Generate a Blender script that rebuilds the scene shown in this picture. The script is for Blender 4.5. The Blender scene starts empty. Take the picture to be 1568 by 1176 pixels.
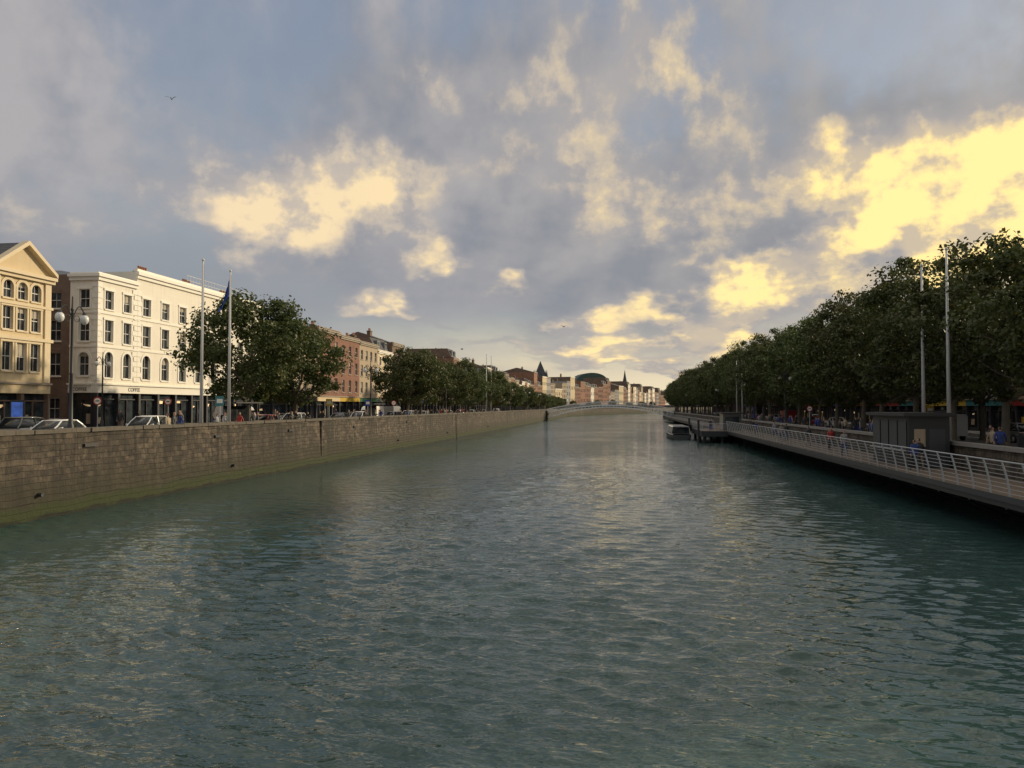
import bpy, math, random
import numpy as np
from mathutils import Vector, Matrix
random.seed(7); rng=np.random.default_rng(7)
scene=bpy.context.scene
scene.view_settings.view_transform='Standard'; scene.view_settings.look='None'; scene.view_settings.exposure=0
COL=scene.collection
EYE=5.1; YAW=math.radians(8.02); PITCH=math.radians(1.65)
ZL=2.8; ZR=2.1
# ------------------------------------------------------------ materials
def nn(nt,t,**k):
    n=nt.nodes.new(t)
    for a,v in k.items(): setattr(n,a,v)
    return n
def M(nt,op,a,b=None,c=None,clamp=False):
    n=nt.nodes.new('ShaderNodeMath'); n.operation=op; n.use_clamp=clamp
    for i,v in enumerate((a,b,c)):
        if v is None: continue
        if isinstance(v,(int,float)): n.inputs[i].default_value=v
        else: nt.links.new(v,n.inputs[i])
    return n.outputs[0]
def MIX(nt,f,a,b,blend='MIX'):
    n=nt.nodes.new('ShaderNodeMix'); n.data_type='RGBA'; n.blend_type=blend
    for s,v in ((n.inputs[0],f),(n.inputs[6],a),(n.inputs[7],b)):
        if isinstance(v,(int,float)): s.default_value=v
        elif isinstance(v,(tuple,list)): s.default_value=(*v[:3],1)
        else: nt.links.new(v,s)
    return n.outputs[2]
def SM(nt,x,a,b,lo=0,hi=1):
    n=nt.nodes.new('ShaderNodeMapRange'); n.interpolation_type='SMOOTHSTEP'
    nt.links.new(x,n.inputs[0]); n.inputs[1].default_value=a; n.inputs[2].default_value=b
    n.inputs[3].default_value=lo; n.inputs[4].default_value=hi
    return n.outputs[0]
def NOISE(nt,vec,scale,detail=4,rough=.55,dist=0,dim='3D'):
    n=nt.nodes.new('ShaderNodeTexNoise'); n.noise_dimensions=dim; nt.links.new(vec,n.inputs['Vector'])
    n.inputs['Scale'].default_value=scale; n.inputs['Detail'].default_value=detail
    n.inputs['Roughness'].default_value=rough; n.inputs['Distortion'].default_value=dist
    return n
def base_mat(name):
    m=bpy.data.materials.new(name); m.use_nodes=True
    nt=m.node_tree; p=nt.nodes['Principled BSDF']
    return m,nt,p
def mk(name,c,rough=.8,var=.18,scale=1.5,bump=.15,metal=0,streak=False):
    m,nt,p=base_mat(name)
    tc=nn(nt,'ShaderNodeTexCoord')
    v=tc.outputs['Object']
    n=NOISE(nt,v,scale,4,.6)
    col=MIX(nt,n.outputs[0],tuple(x*(1-var) for x in c),tuple(min(1,x*(1+var)) for x in c))
    if streak:
        mp=nn(nt,'ShaderNodeMapping'); mp.inputs['Scale'].default_value=(3,3,.25); nt.links.new(v,mp.inputs[0])
        n2=NOISE(nt,mp.outputs[0],1.2,4,.6)
        f=SM(nt,n2.outputs[0],.5,.8,0,.45)
        col=MIX(nt,f,col,tuple(x*.45 for x in c))
    nt.links.new(col,p.inputs['Base Color'])
    p.inputs['Roughness'].default_value=rough; p.inputs['Metallic'].default_value=metal
    if bump>0:
        n3=NOISE(nt,v,scale*8,3,.6)
        b=nn(nt,'ShaderNodeBump'); b.inputs['Strength'].default_value=bump; b.inputs['Distance'].default_value=.02
        nt.links.new(n3.outputs[0],b.inputs['Height']); nt.links.new(b.outputs[0],p.inputs['Normal'])
    return m
def brickmat(name,c1,c2,mort,bw=.24,bh=.08,ms=.012,bump=.4,dirt=.4):
    m,nt,p=base_mat(name)
    tc=nn(nt,'ShaderNodeTexCoord'); s=nn(nt,'ShaderNodeSeparateXYZ'); nt.links.new(tc.outputs['Object'],s.inputs[0])
    c=nn(nt,'ShaderNodeCombineXYZ'); nt.links.new(M(nt,'ADD',s.outputs[0],s.outputs[1]),c.inputs[0]); nt.links.new(s.outputs[2],c.inputs[1])
    b=nn(nt,'ShaderNodeTexBrick'); nt.links.new(c.outputs[0],b.inputs['Vector'])
    b.inputs['Color1'].default_value=(*c1,1); b.inputs['Color2'].default_value=(*c2,1); b.inputs['Mortar'].default_value=(*mort,1)
    b.inputs['Scale'].default_value=1; b.inputs['Mortar Size'].default_value=ms; b.inputs['Brick Width'].default_value=bw; b.inputs['Row Height'].default_value=bh
    n=NOISE(nt,tc.outputs['Object'],.6,5,.65)
    col=MIX(nt,SM(nt,n.outputs[0],.4,.75,0,dirt),b.outputs[0],tuple(x*.4 for x in c1))
    nt.links.new(col,p.inputs['Base Color']); p.inputs['Roughness'].default_value=.88
    bp=nn(nt,'ShaderNodeBump'); bp.inputs['Strength'].default_value=bump; bp.inputs['Distance'].default_value=.02; bp.invert=True
    nt.links.new(b.outputs['Fac'],bp.inputs['Height']); nt.links.new(bp.outputs[0],p.inputs['Normal'])
    return m
MT={}
MT['white']=mk('white_render',(.80,.75,.64),.75,.06,.8,.1,streak=True)
MT['whitetrim']=mk('white_trim',(.82,.79,.70),.6,.05,1,.05)
MT['ironwhite']=mk('white_iron_paint',(.85,.86,.85),.5,.05,1,.05)
MT['stonetrim']=mk('stone_trim',(.34,.29,.23),.8,.15,1,.1,streak=True)
MT['cream']=mk('cream_render',(.62,.50,.31),.8,.1,.8,.1,streak=True)
MT['creamtrim']=mk('cream_trim',(.68,.57,.38),.7,.08,1,.05)
MT['buff']=mk('buff_render',(.40,.32,.22),.8,.12,.8,.1,streak=True)
MT['grey']=mk('grey_render',(.30,.30,.30),.8,.12,.8,.1,streak=True)
MT['ochre']=mk('ochre_render',(.38,.22,.10),.8,.12,.8,.1,streak=True)
MT['brick']=brickmat('red_brick',(.22,.075,.045),(.29,.115,.068),(.27,.22,.17))
MT['brick2']=brickmat('brown_brick',(.15,.085,.055),(.21,.125,.08),(.23,.2,.16))
MT['brick3']=brickmat('orange_brick',(.28,.105,.055),(.34,.145,.07),(.3,.23,.17))
MT['slate']=brickmat('roof_slate',(.07,.075,.085),(.11,.11,.12),(.03,.03,.03),.3,.2,.01,.3,.3)
MT['lead']=mk('roof_lead',(.16,.17,.18),.6)
MT['copper']=mk('copper_roof',(.05,.09,.08),.6)
MT['frame']=mk('window_frame_paint',(.72,.70,.66),.5,.05,2,0)
MT['darkframe']=mk('dark_frame_paint',(.03,.03,.035),.5,.1,2,0)
MT['pot']=mk('chimney_pot_clay',(.34,.16,.09),.85)
MT['blind']=mk('window_blind',(.42,.38,.3),.8,.2,.6,0)
MT['steel']=mk('galvanised_steel',(.46,.47,.48),.4,.1,3,.05,metal=.25)
MT['polewhite']=mk('pole_paint',(.62,.62,.60),.5,.08,2,0)
MT['dark']=mk('dark_metal',(.03,.032,.035),.5,.2,2,.05)
MT['timber']=mk('boardwalk_timber',(.14,.105,.075),.85,.3,3,.3)
MT['concrete']=mk('concrete',(.25,.24,.22),.85,.2,1,.3,streak=True)
MT['asphalt']=mk('asphalt',(.05,.05,.052),.9,.25,2,.3)
MT['paving']=brickmat('paving_stone',(.24,.23,.21),(.30,.29,.27),(.14,.13,.12),.6,.6,.01,.2,.3)
MT['granite']=mk('granite_coping',(.115,.10,.08),.85,.45,3,.4,streak=True)
MT['paint']=mk('road_paint',(.7,.7,.66),.7,.15,3,0)
MT['rubber']=mk('tyre_rubber',(.02,.02,.02),.8,.1,3,0)
MT['alloy']=mk('wheel_alloy',(.5,.5,.52),.35,.1,3,0,metal=.8)
MT['red']=mk('red_paint',(.38,.03,.025),.5,.1,2,0)
MT['blue']=mk('blue_paint',(.03,.08,.35),.4,.1,2,0)
MT['green']=mk('green_paint',(.03,.14,.07),.4,.1,2,0)
MT['teal']=mk('teal_paint',(.05,.2,.22),.4,.1,2,0)
MT['yellow']=mk('yellow_paint',(.6,.4,.05),.4,.1,2,0)
MT['navy']=mk('navy_cloth',(.025,.05,.2),.8,.1,2,0)
MT['skin']=mk('skin',(.45,.27,.19),.6,.1,5,0)
MT['hair']=mk('hair',(.04,.025,.015),.7,.2,5,0)
MT['hull']=mk('boat_hull',(.05,.055,.06),.5,.2,1,.05)
for k,c in dict(car_white=(.75,.75,.74),car_silver=(.4,.41,.42),car_black=(.02,.02,.025),car_red=(.35,.02,.02),car_blue=(.03,.07,.2),car_grey=(.09,.095,.10)).items():
    m,nt,p=base_mat(k); n=NOISE(nt,nn(nt,'ShaderNodeTexCoord').outputs['Object'],2,3)
    nt.links.new(MIX(nt,n.outputs[0],c,tuple(x*.85 for x in c)),p.inputs['Base Color']); p.inputs['Roughness'].default_value=.3
    p.inputs['Coat Weight'].default_value=.6; p.inputs['Coat Roughness'].default_value=.08; MT[k]=m
def glassmat(name,c,r=.06):
    m,nt,p=base_mat(name); tc=nn(nt,'ShaderNodeTexCoord')
    n=NOISE(nt,tc.outputs['Object'],.9,3)
    nt.links.new(MIX(nt,SM(nt,n.outputs[0],.4,.65),c,tuple(x*2.6 for x in c)),p.inputs['Base Color']); p.inputs['Roughness'].default_value=r
    p.inputs['IOR'].default_value=1.5
    b=nn(nt,'ShaderNodeBump'); b.inputs['Strength'].default_value=.05; b.inputs['Distance'].default_value=.05
    nt.links.new(NOISE(nt,tc.outputs['Object'],.7,1).outputs[0],b.inputs['Height']); nt.links.new(b.outputs[0],p.inputs['Normal'])
    return m
MT['glass']=glassmat('window_glass',(.02,.024,.028))
MT['carglass']=glassmat('car_glass',(.015,.018,.02),.04)
def emis(name,c,s):
    m,nt,p=base_mat(name); p.inputs['Base Color'].default_value=(*c,1)
    n=NOISE(nt,nn(nt,'ShaderNodeTexCoord').outputs['Object'],2,2)
    nt.links.new(MIX(nt,SM(nt,n.outputs[0],.3,.7),tuple(x*.2 for x in c),c),p.inputs['Emission Color']); p.inputs['Emission Strength'].default_value=s
    try: m.cycles.emission_sampling='NONE'
    except Exception: pass
    return m
MT['lit']=emis('lit_shop_interior',(1,.72,.4),.5)
MT['screen']=emis('lit_screen',(.06,.14,.5),.45)
MT['globe']=mk('lamp_globe',(.7,.7,.68),.3,.05,2,0)
def leafmat(name,c1,c2,c3):
    m,nt,p=base_mat(name)
    g=nn(nt,'ShaderNodeNewGeometry'); tc=nn(nt,'ShaderNodeTexCoord'); oi=nn(nt,'ShaderNodeObjectInfo')
    n=NOISE(nt,tc.outputs['Object'],.7,1)
    col=MIX(nt,g.outputs['Random Per Island'],c1,c2)
    col=MIX(nt,SM(nt,n.outputs[0],.5,.72,0,.6),col,c3)
    hs=nn(nt,'ShaderNodeHueSaturation'); nt.links.new(col,hs.inputs['Color'])
    nt.links.new(M(nt,'MULTIPLY_ADD',oi.outputs['Random'],.04,.475),hs.inputs['Hue'])
    nt.links.new(M(nt,'MULTIPLY_ADD',oi.outputs['Random'],.4,.75),hs.inputs['Value'])
    nt.links.new(hs.outputs[0],p.inputs['Base Color']); p.inputs['Roughness'].default_value=.6
    tr=nn(nt,'ShaderNodeBsdfTranslucent'); nt.links.new(hs.outputs[0],tr.inputs[0])
    ms=nn(nt,'ShaderNodeMixShader'); ms.inputs[0].default_value=.3
    nt.links.new(p.outputs[0],ms.inputs[1]); nt.links.new(tr.outputs[0],ms.inputs[2])
    nt.links.new(ms.outputs[0],nt.nodes['Material Output'].inputs[0])
    return m
MT['leaf']=leafmat('plane_leaves',(.045,.072,.016),(.092,.115,.028),(.13,.12,.035))
MT['bark']=mk('plane_bark',(.13,.11,.085),.9,.5,2,.6)
def quaywall():
    m,nt,p=base_mat('quay_stone')
    tc=nn(nt,'ShaderNodeTexCoord'); s=nn(nt,'ShaderNodeSeparateXYZ'); nt.links.new(tc.outputs['Object'],s.inputs[0])
    wn=NOISE(nt,tc.outputs['Object'],.35,2)
    zz=M(nt,'ADD',s.outputs[2],M(nt,'MULTIPLY',wn.outputs[0],.3))
    c=nn(nt,'ShaderNodeCombineXYZ'); nt.links.new(M(nt,'ADD',s.outputs[0],s.outputs[1]),c.inputs[0]); nt.links.new(zz,c.inputs[1])
    def br(bw,bh,off):
        b=nn(nt,'ShaderNodeTexBrick'); nt.links.new(c.outputs[0],b.inputs['Vector'])
        b.inputs['Color1'].default_value=(.050,.041,.030,1); b.inputs['Color2'].default_value=(.122,.098,.070,1); b.inputs['Mortar'].default_value=(.018,.015,.012,1)
        b.inputs['Scale'].default_value=1; b.inputs['Mortar Size'].default_value=.014; b.inputs['Mortar Smooth'].default_value=.5
        b.inputs['Brick Width'].default_value=bw; b.inputs['Row Height'].default_value=bh; b.offset=off; return b
    b1=br(.80,.29,.5); b2=br(.47,.29,.37)
    pick=SM(nt,NOISE(nt,tc.outputs['Object'],.25,2).outputs[0],.49,.51)
    col=MIX(nt,pick,b1.outputs[0],b2.outputs[0])
    n1=NOISE(nt,tc.outputs['Object'],2.5,7,.72)
    col=MIX(nt,.9,col,MIX(nt,SM(nt,n1.outputs[0],.32,.68),(.22,.21,.2),(1.75,1.7,1.65)),'MULTIPLY')
    n4=NOISE(nt,tc.outputs['Object'],.25,5,.65)
    col=MIX(nt,SM(nt,n4.outputs[0],.42,.6,0,.65),col,(.036,.030,.022))
    mp=nn(nt,'ShaderNodeMapping'); mp.inputs['Scale'].default_value=(1.2,1.2,.12); nt.links.new(tc.outputs['Object'],mp.inputs[0])
    n2=NOISE(nt,mp.outputs[0],1.0,6,.65)
    col=MIX(nt,SM(nt,n2.outputs[0],.50,.66,0,.8),col,(.015,.012,.010))
    col=MIX(nt,SM(nt,n2.outputs[0],.30,.42,.4,0),col,(.17,.145,.11))
    zn=M(nt,'ADD',s.outputs[2],M(nt,'MULTIPLY',NOISE(nt,tc.outputs['Object'],.8,5,.7).outputs[0],-.9))
    col=MIX(nt,SM(nt,zn,.75,1.75,.7,0),col,(.030,.027,.013))
    col=MIX(nt,SM(nt,zn,.0,.5,.95,0),col,(.028,.040,.007))
    col=MIX(nt,SM(nt,zn,-.38,-.2,.95,0),col,(.008,.010,.005))
    nt.links.new(col,p.inputs['Base Color']); p.inputs['Roughness'].default_value=.85
    bp=nn(nt,'ShaderNodeBump'); bp.inputs['Strength'].default_value=1.0; bp.inputs['Distance'].default_value=.07
    h=M(nt,'ADD',M(nt,'MULTIPLY',M(nt,'SUBTRACT',1,b1.outputs['Fac']),.5),M(nt,'MULTIPLY',n1.outputs[0],.9))
    nt.links.new(h,bp.inputs['Height']); nt.links.new(bp.outputs[0],p.inputs['Normal'])
    return m
MT['quay']=quaywall()
def watermat():
    m,nt,p=base_mat('river_water')
    tc=nn(nt,'ShaderNodeTexCoord')
    mp=nn(nt,'ShaderNodeMapping'); mp.inputs['Scale'].default_value=(.5,1.35,1); mp.inputs['Rotation'].default_value=(0,0,.2); nt.links.new(tc.outputs['Object'],mp.inputs[0])
    n1=NOISE(nt,mp.outputs[0],2.6,1,.5,0,'2D'); n2=NOISE(nt,mp.outputs[0],7,1,.5,0,'2D')
    big=NOISE(nt,tc.outputs['Object'],.06,2,.5,0,'2D')
    col=MIX(nt,big.outputs[0],(.026,.062,.058),(.044,.086,.080))
    nt.links.new(col,p.inputs['Base Color']); p.inputs['Roughness'].default_value=.03; p.inputs['IOR'].default_value=1.45
    sy=nn(nt,'ShaderNodeSeparateXYZ'); nt.links.new(tc.outputs['Object'],sy.inputs[0])
    farf=SM(nt,sy.outputs[1],40,150,.3,.7)
    h=M(nt,'ADD',M(nt,'MULTIPLY',M(nt,'MULTIPLY',n1.outputs[0],.15),farf),M(nt,'MULTIPLY',n2.outputs[0],.022))
    amp=SM(nt,NOISE(nt,tc.outputs['Object'],.05,3,.6,0,'2D').outputs[0],.35,.65,.5,1.25)
    h=M(nt,'MULTIPLY',h,amp)
    b=nn(nt,'ShaderNodeBump'); b.inputs['Strength'].default_value=1; b.inputs['Distance'].default_value=1
    nt.links.new(h,b.inputs['Height']); nt.links.new(b.outputs[0],p.inputs['Normal'])
    return m
MT['water']=watermat()
# ------------------------------------------------------------ builder
class B:
    def __init__(s,name,loc=(0,0,0),rot=0):
        s.name=name; s.loc=loc; s.rot=rot; s.parts={}; s.T=None
    def g(s,part,mat):
        if part not in s.parts: s.parts[part]=([],[],mat)
        return s.parts[part]
    def poly(s,part,mat,pts):
        v,f,_=s.g(part,mat); n=len(v)
        if s.T: pts=[s.T(*q) for q in pts]
        v.extend(pts); f.append(tuple(range(n,n+len(pts))))
    def box(s,part,mat,x0,x1,y0,y1,z0,z1,taper=0):
        v,f,_=s.g(part,mat); n=len(v); t=taper
        pts=[(x0,y0,z0),(x1,y0,z0),(x1,y1,z0),(x0,y1,z0),(x0+t,y0+t,z1),(x1-t,y0+t,z1),(x1-t,y1-t,z1),(x0+t,y1-t,z1)]
        if s.T: pts=[s.T(*q) for q in pts]
        v.extend(pts)
        for q in ((0,3,2,1),(4,5,6,7),(0,1,5,4),(1,2,6,5),(2,3,7,6),(3,0,4,7)): f.append(tuple(n+i for i in q))
    def cyl(s,part,mat,p0,p1,r0,r1=None,n=8,caps=True):
        if r1 is None: r1=r0
        v,f,_=s.g(part,mat); b=len(v)
        p0=Vector(p0); p1=Vector(p1); d=(p1-p0).normalized()
        a=d.orthogonal().normalized(); c=d.cross(a)
        for p,r in ((p0,r0),(p1,r1)):
            for i in range(n):
                t=2*math.pi*i/n; q=p+a*(r*math.cos(t))+c*(r*math.sin(t)); v.append(tuple(q))
        for i in range(n):
            j=(i+1)%n; f.append((b+i,b+j,b+n+j,b+n+i))
        if caps: f.append(tuple(b+i for i in range(n))[::-1]); f.append(tuple(b+n+i for i in range(n)))
    def rings(s,part,mat,rings,closed=True,caps=True):
        v,f,_=s.g(part,mat); b=len(v); n=len(rings[0])
        for r in rings: v.extend([tuple(q) for q in r])
        for k in range(len(rings)-1):
            for i in range(n if closed else n-1):
                j=(i+1)%n; f.append((b+k*n+i,b+k*n+j,b+(k+1)*n+j,b+(k+1)*n+i))
        if caps and closed:
            f.append(tuple(b+i for i in range(n))[::-1]); f.append(tuple(b+(len(rings)-1)*n+i for i in range(n)))
    def lathe(s,part,mat,c,prof,n=12):
        s.rings(part,mat,[[(c[0]+r*math.cos(2*math.pi*i/n),c[1]+r*math.sin(2*math.pi*i/n),c[2]+z) for i in range(n)] for r,z in prof])
    def meshes(s,smooth=()):
        out=[]
        for k,(v,f,mat) in s.parts.items():
            me=bpy.data.meshes.new(k); me.from_pydata(v,[],f); me.materials.append(MT[mat] if isinstance(mat,str) else mat); me.update()
            if k in smooth:
                for p in me.polygons: p.use_smooth=True
            out.append((k,me))
        s.ms=out; return out
    def done(s,smooth=(),bevel=0):
        s.meshes(smooth)
        return place(s.name,s.ms,s.loc,s.rot,bevel=bevel)
def place(name,ms,loc,rot=0,scale=1,bevel=0,repl=None):
    if len(ms)==1:
        o=bpy.data.objects.new(name,ms[0][1]); COL.objects.link(o); o.location=loc; o.rotation_euler=(0,0,rot); o.scale=(scale,)*3; return o
    e=bpy.data.objects.new(name,None); COL.objects.link(e); e.location=loc; e.rotation_euler=(0,0,rot); e.scale=(scale,)*3
    for k,me in ms:
        o=bpy.data.objects.new(k,me); COL.objects.link(o); o.parent=e
        if repl and k in repl:
            o.material_slots[0].link='OBJECT'; o.material_slots[0].material=MT[repl[k]]
        if bevel and k in ('body','cabin'):
            md=o.modifiers.new('bev','BEVEL'); md.width=bevel; md.segments=2
    return e
# ------------------------------------------------------------ buildings
def facade(b,T,s0,s1,z0,z1,ops,wall,trim,rev=.2,det=True,frame='frame',surround=True,wpart='walls'):
    b.T=T
    ss=sorted({s0,s1,*[o[0] for o in ops],*[o[1] for o in ops]}); zs=sorted({z0,z1,*[o[2] for o in ops],*[o[3] for o in ops]})
    for i in range(len(ss)-1):
        for j in range(len(zs)-1):
            cs=(ss[i]+ss[i+1])/2; cz=(zs[j]+zs[j+1])/2
            if any(o[0]<cs<o[1] and o[2]<cz<o[3] for o in ops): continue
            b.poly(wpart,wall,[(ss[i],0,zs[j]),(ss[i+1],0,zs[j]),(ss[i+1],0,zs[j+1]),(ss[i],0,zs[j+1])])
    for o in ops:
        a,c,za,zb=o[:4]; arch=len(o)>4 and o[4]
        for q in (((a,0,za),(a,rev,za),(a,rev,zb),(a,0,zb)),((c,0,za),(c,0,zb),(c,rev,zb),(c,rev,za)),((a,0,za),(c,0,za),(c,rev,za),(a,rev,za)),((a,0,zb),(a,rev,zb),(c,rev,zb),(c,0,zb))):
            b.poly(wpart,wall,q)
        b.poly('window_glass','glass',[(a,rev,za),(c,rev,za),(c,rev,zb),(a,rev,zb)])
        r=random.random()
        if r<.3:
            zt=zb-.05-(zb-za)*random.uniform(.15,.5); b.poly('window_blinds','blind',[(a+.06,rev-.01,zt),(c-.06,rev-.01,zt),(c-.06,rev-.01,zb-.05),(a+.06,rev-.01,zb-.05)])
        fw=.055
        b.box('window_frames',frame,a,a+fw,rev-.07,rev-.015,za,zb); b.box('window_frames',frame,c-fw,c,rev-.07,rev-.015,za,zb)
        b.box('window_frames',frame,a+fw,c-fw,rev-.07,rev-.015,za,za+fw); b.box('window_frames',frame,a+fw,c-fw,rev-.07,rev-.015,zb-fw,zb)
        zm=(za+zb)/2; b.box('window_frames',frame,a+fw,c-fw,rev-.06,rev-.015,zm-.025,zm+.025)
        if det:
            sm=(a+c)/2; b.box('window_frames',frame,sm-.01,sm+.01,rev-.05,rev-.018,za+fw,zm-.03); b.box('window_frames',frame,sm-.01,sm+.01,rev-.05,rev-.018,zm+.03,zb-fw)
        b.box('window_sills',trim,a-.1,c+.1,-.1,.05,za-.12,za-.002)
        if arch:
            w=(c-a)/2; n=8; zc=zb-w
            for sd in (-1,1):
                for k in range(n//1):
                    t0=math.pi/2*k/n; t1=math.pi/2*(k+1)/n; m=(a+c)/2
                    x0=m+sd*w*math.cos(t0); x1=m+sd*w*math.cos(t1); y0=zc+w*math.sin(t0); y1=zc+w*math.sin(t1)
                    b.poly(wpart,wall,[(x0,.004,y0),(x1,.004,y1),(x1,.004,zb),(x0,.004,zb)])
            if surround:
                m=(a+c)/2; N=12
                for k in range(N):
                    t0=math.pi*k/N; t1=math.pi*(k+1)/N
                    def pt(t,r,y): return (m+r*math.cos(t),y,zc+r*math.sin(t))
                    ri,ro=w+.005,w+.22
                    b.poly('window_surrounds',trim,[pt(t0,ri,-.06),pt(t1,ri,-.06),pt(t1,ro,-.06),pt(t0,ro,-.06)])
                    b.poly('window_surrounds',trim,[pt(t0,ro,-.06),pt(t1,ro,-.06),pt(t1,ro,.0),pt(t0,ro,.0)])
                    b.poly('window_surrounds',trim,[pt(t0,ri,-.06),pt(t1,ri,-.06),pt(t1,ri,.0),pt(t0,ri,.0)])
                b.box('window_surrounds',trim,a-.22,a-.005,-.06,.02,za,zc); b.box('window_surrounds',trim,c+.005,c+.22,-.06,.02,za,zc)
        elif surround and det:
            b.box('window_surrounds',trim,a-.15,a-.004,-.05,.02,za,zb); b.box('window_surrounds',trim,c+.004,c+.15,-.05,.02,za,zb)
            b.box('window_surrounds',trim,a-.2,c+.2,-.09,.02,zb+.003,zb+.2)
    b.T=None
def shopfront(b,T,s0,s1,h,fcol,framec='darkframe',nb=None,door=True,lit=.35):
    b.T=T; W=s1-s0; nb=nb or max(2,int(W/2.6)); bw=W/nb
    b.poly('shop_glass','glass',[(s0,.35,0),(s1,.35,0),(s1,.35,h-.75),(s0,.35,h-.75)])
    for i in range(nb+1):
        x=s0+i*bw; b.box('shop_pilasters',framec,max(s0,x-.14),min(s1,x+.14),-.05,.36,0,h-.78)
    for i in range(nb):
        x=s0+i*bw
        b.box('shop_frames',framec,x+.15,x+bw-.15,.15,.34,0,.5); b.box('shop_frames',framec,x+.15,x+bw-.15,.2,.34,h-1.35,h-1.25)
        xm=x+bw/2; b.box('shop_frames',framec,xm-.03,xm+.03,.22,.34,.51,h-1.36)
        if random.random()<lit:
            z0=h-random.uniform(1.5,2.3); xa=x+random.uniform(.2,.8); b.poly('shop_lit_displays','lit',[(xa,.34,z0),(xa+random.uniform(.3,1.1),.34,z0),(xa+.9,.34,z0+.25),(xa,.34,z0+random.uniform(.1,.4))])
        if random.random()<.5:
            b.box('shop_posters',random.choice(['red','yellow','buff','teal','buff']),x+.3,x+.3+random.uniform(.4,.9),.31,.335,.8,.8+random.uniform(.5,1.1))
    b.box('shop_fascia',fcol,s0,s1,-.12,.36,h-.75,h-.08); b.box('shop_cornice','stonetrim' if fcol!='whitetrim' else 'whitetrim',s0-.03,s1+.03,-.28,.3,h-.075,h+.06)
    b.T=None
def chimney(b,x,y,z,w=1.2,d=.7,h=1.6,mat='brick2'):
    b.box('chimneys',mat,x-w/2,x+w/2,y-d/2,y+d/2,z-1.5,z+h); b.box('chimney_caps','granite',x-w/2-.06,x+w/2+.06,y-d/2-.06,y+d/2+.06,z+h+.002,z+h+.12)
    n=int(w/.3)
    for i in range(n): b.lathe('chimney_pots','pot',(x-w/2+.2+i*(w-.4)/max(1,n-1),y,z+h+.12),[(.11,0),(.09,.4),(.12,.42),(.11,.5)],8)
def building(name,p0,p1,z,H,wall,floors=4,cols=None,depth=14,roof='flat',trim='whitetrim',fcol='green',det=True,gh=3.8,arch1=False,lit=.35,chim=True,ww=1.1,framec='darkframe'):
    d=Vector((p1[0]-p0[0],p1[1]-p0[1])); W=d.length; rot=math.atan2(d.y,d.x)
    if wall in ('brick','brick2','brick3','grey','buff','ochre'): trim='stonetrim'
    b=B(name,(p0[0],p0[1],z),rot); F=lambda s,dd,zz:(s,dd,zz)
    cols=cols or max(2,round(W/2.7)); up=floors-1; fh=(H-gh-.9)/up; ops=[]
    for k in range(up):
        zb=gh+.75+k*fh; hh=min(fh-1.0,[2.3,2.0,1.6,1.3][min(k,3)])
        for c in range(cols):
            cx=(c+.5)*W/cols; ops.append((cx-ww/2,cx+ww/2,zb,zb+hh,arch1 and k==0))
    facade(b,F,0,W,gh+.06,H,ops,wall,trim,det=det,surround=det and wall in('white','cream'))
    shopfront(b,F,0,W,gh,fcol,framec,lit=lit)
    for pts in ([(0,0,0),(0,depth,0),(0,depth,H),(0,0,H)],[(W,0,0),(W,depth,0),(W,depth,H),(W,0,H)],[(0,depth,0),(W,depth,0),(W,depth,H),(0,depth,H)]):
        b.poly('side_walls','brick2' if wall in('white','cream') else wall,pts)
    b.box('cornice',trim,-.01,W+.01,-.3,-.002,H-.35,H-.12); b.box('cornice',trim,-.01,W+.01,-.18,-.002,H-.6,H-.352)
    if roof=='flat':
        b.box('parapet_coping',trim,-.01,W+.01,-.1,.3,H+.002,H+.12); b.poly('roof','lead',[(0,.3,H-.3),(W,.3,H-.3),(W,depth,H-.3),(0,depth,H-.3)])
    else:
        b.box('parapet_coping',trim,-.01,W+.01,-.1,.35,H+.002,H+.12)
        rh=2.2 if roof=='pitched' else 2.4; y1=depth/2 if roof=='pitched' else 1.6
        b.poly('roof','slate',[(0,.4,H-.1),(W,.4,H-.1),(W,y1,H+rh),(0,y1,H+rh)]); y2=depth-y1
        if roof!='pitched': b.poly('roof','lead',[(0,y1,H+rh),(W,y1,H+rh),(W,y2,H+rh),(0,y2,H+rh)])
        b.poly('roof','slate',[(0,depth,H-.1),(W,depth,H-.1),(W,y2,H+rh),(0,y2,H+rh)])
        for x in (0,W): b.poly('gable_walls','brick2',[(x,.4,H-.1),(x,y1,H+rh),(x,y2,H+rh),(x,depth,H-.1)])
        if roof=='mansard':
            for c in range(max(2,cols-1)):
                cx=(c+.5)*W/max(2,cols-1); b.box('dormers','lead',cx-.7,cx+.7,.6,2.2,H+.2,H+1.9); b.poly('window_glass','glass',[(cx-.5,.59,H+.5),(cx+.5,.59,H+.5),(cx+.5,.59,H+1.7),(cx-.5,.59,H+1.7)])
    if chim:
        chimney(b,.8,depth*.35,H+(.3 if roof=='flat' else 1.2),h=random.uniform(.7,1.5)) 
        if W>9: chimney(b,W-.8,depth*.4,H+(.3 if roof=='flat' else 1.2),h=random.uniform(.7,1.5))
    return b
def text(parent,s,loc,rot,size,mat,name):
    c=bpy.data.curves.new(name,'FONT'); c.body=s; c.size=size; c.extrude=.01; c.align_x='CENTER'; c.materials.append(MT[mat])
    o=bpy.data.objects.new(name,c); COL.objects.link(o); o.parent=parent; o.location=loc; o.rotation_euler=rot
XL=-44
b=B('yellow_pediment_building',(XL,38,ZL),math.pi/2); F=lambda s,d,z:(s,d,z); W=16.2
ops=[]
for cx,n in ((2.2,0),(4.6,0),(7.0,0),(9.4,0),(12.0,1),(13.35,1),(14.7,1)):
    w=.95; ops+= [(cx-w/2,cx+w/2,4.9,7.0),(cx-w/2,cx+w/2,7.9,9.6),(cx-w/2,cx+w/2,10.2,11.5,True)]
facade(b,F,0,W,4.06,12.2,ops,'cream','creamtrim')
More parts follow.
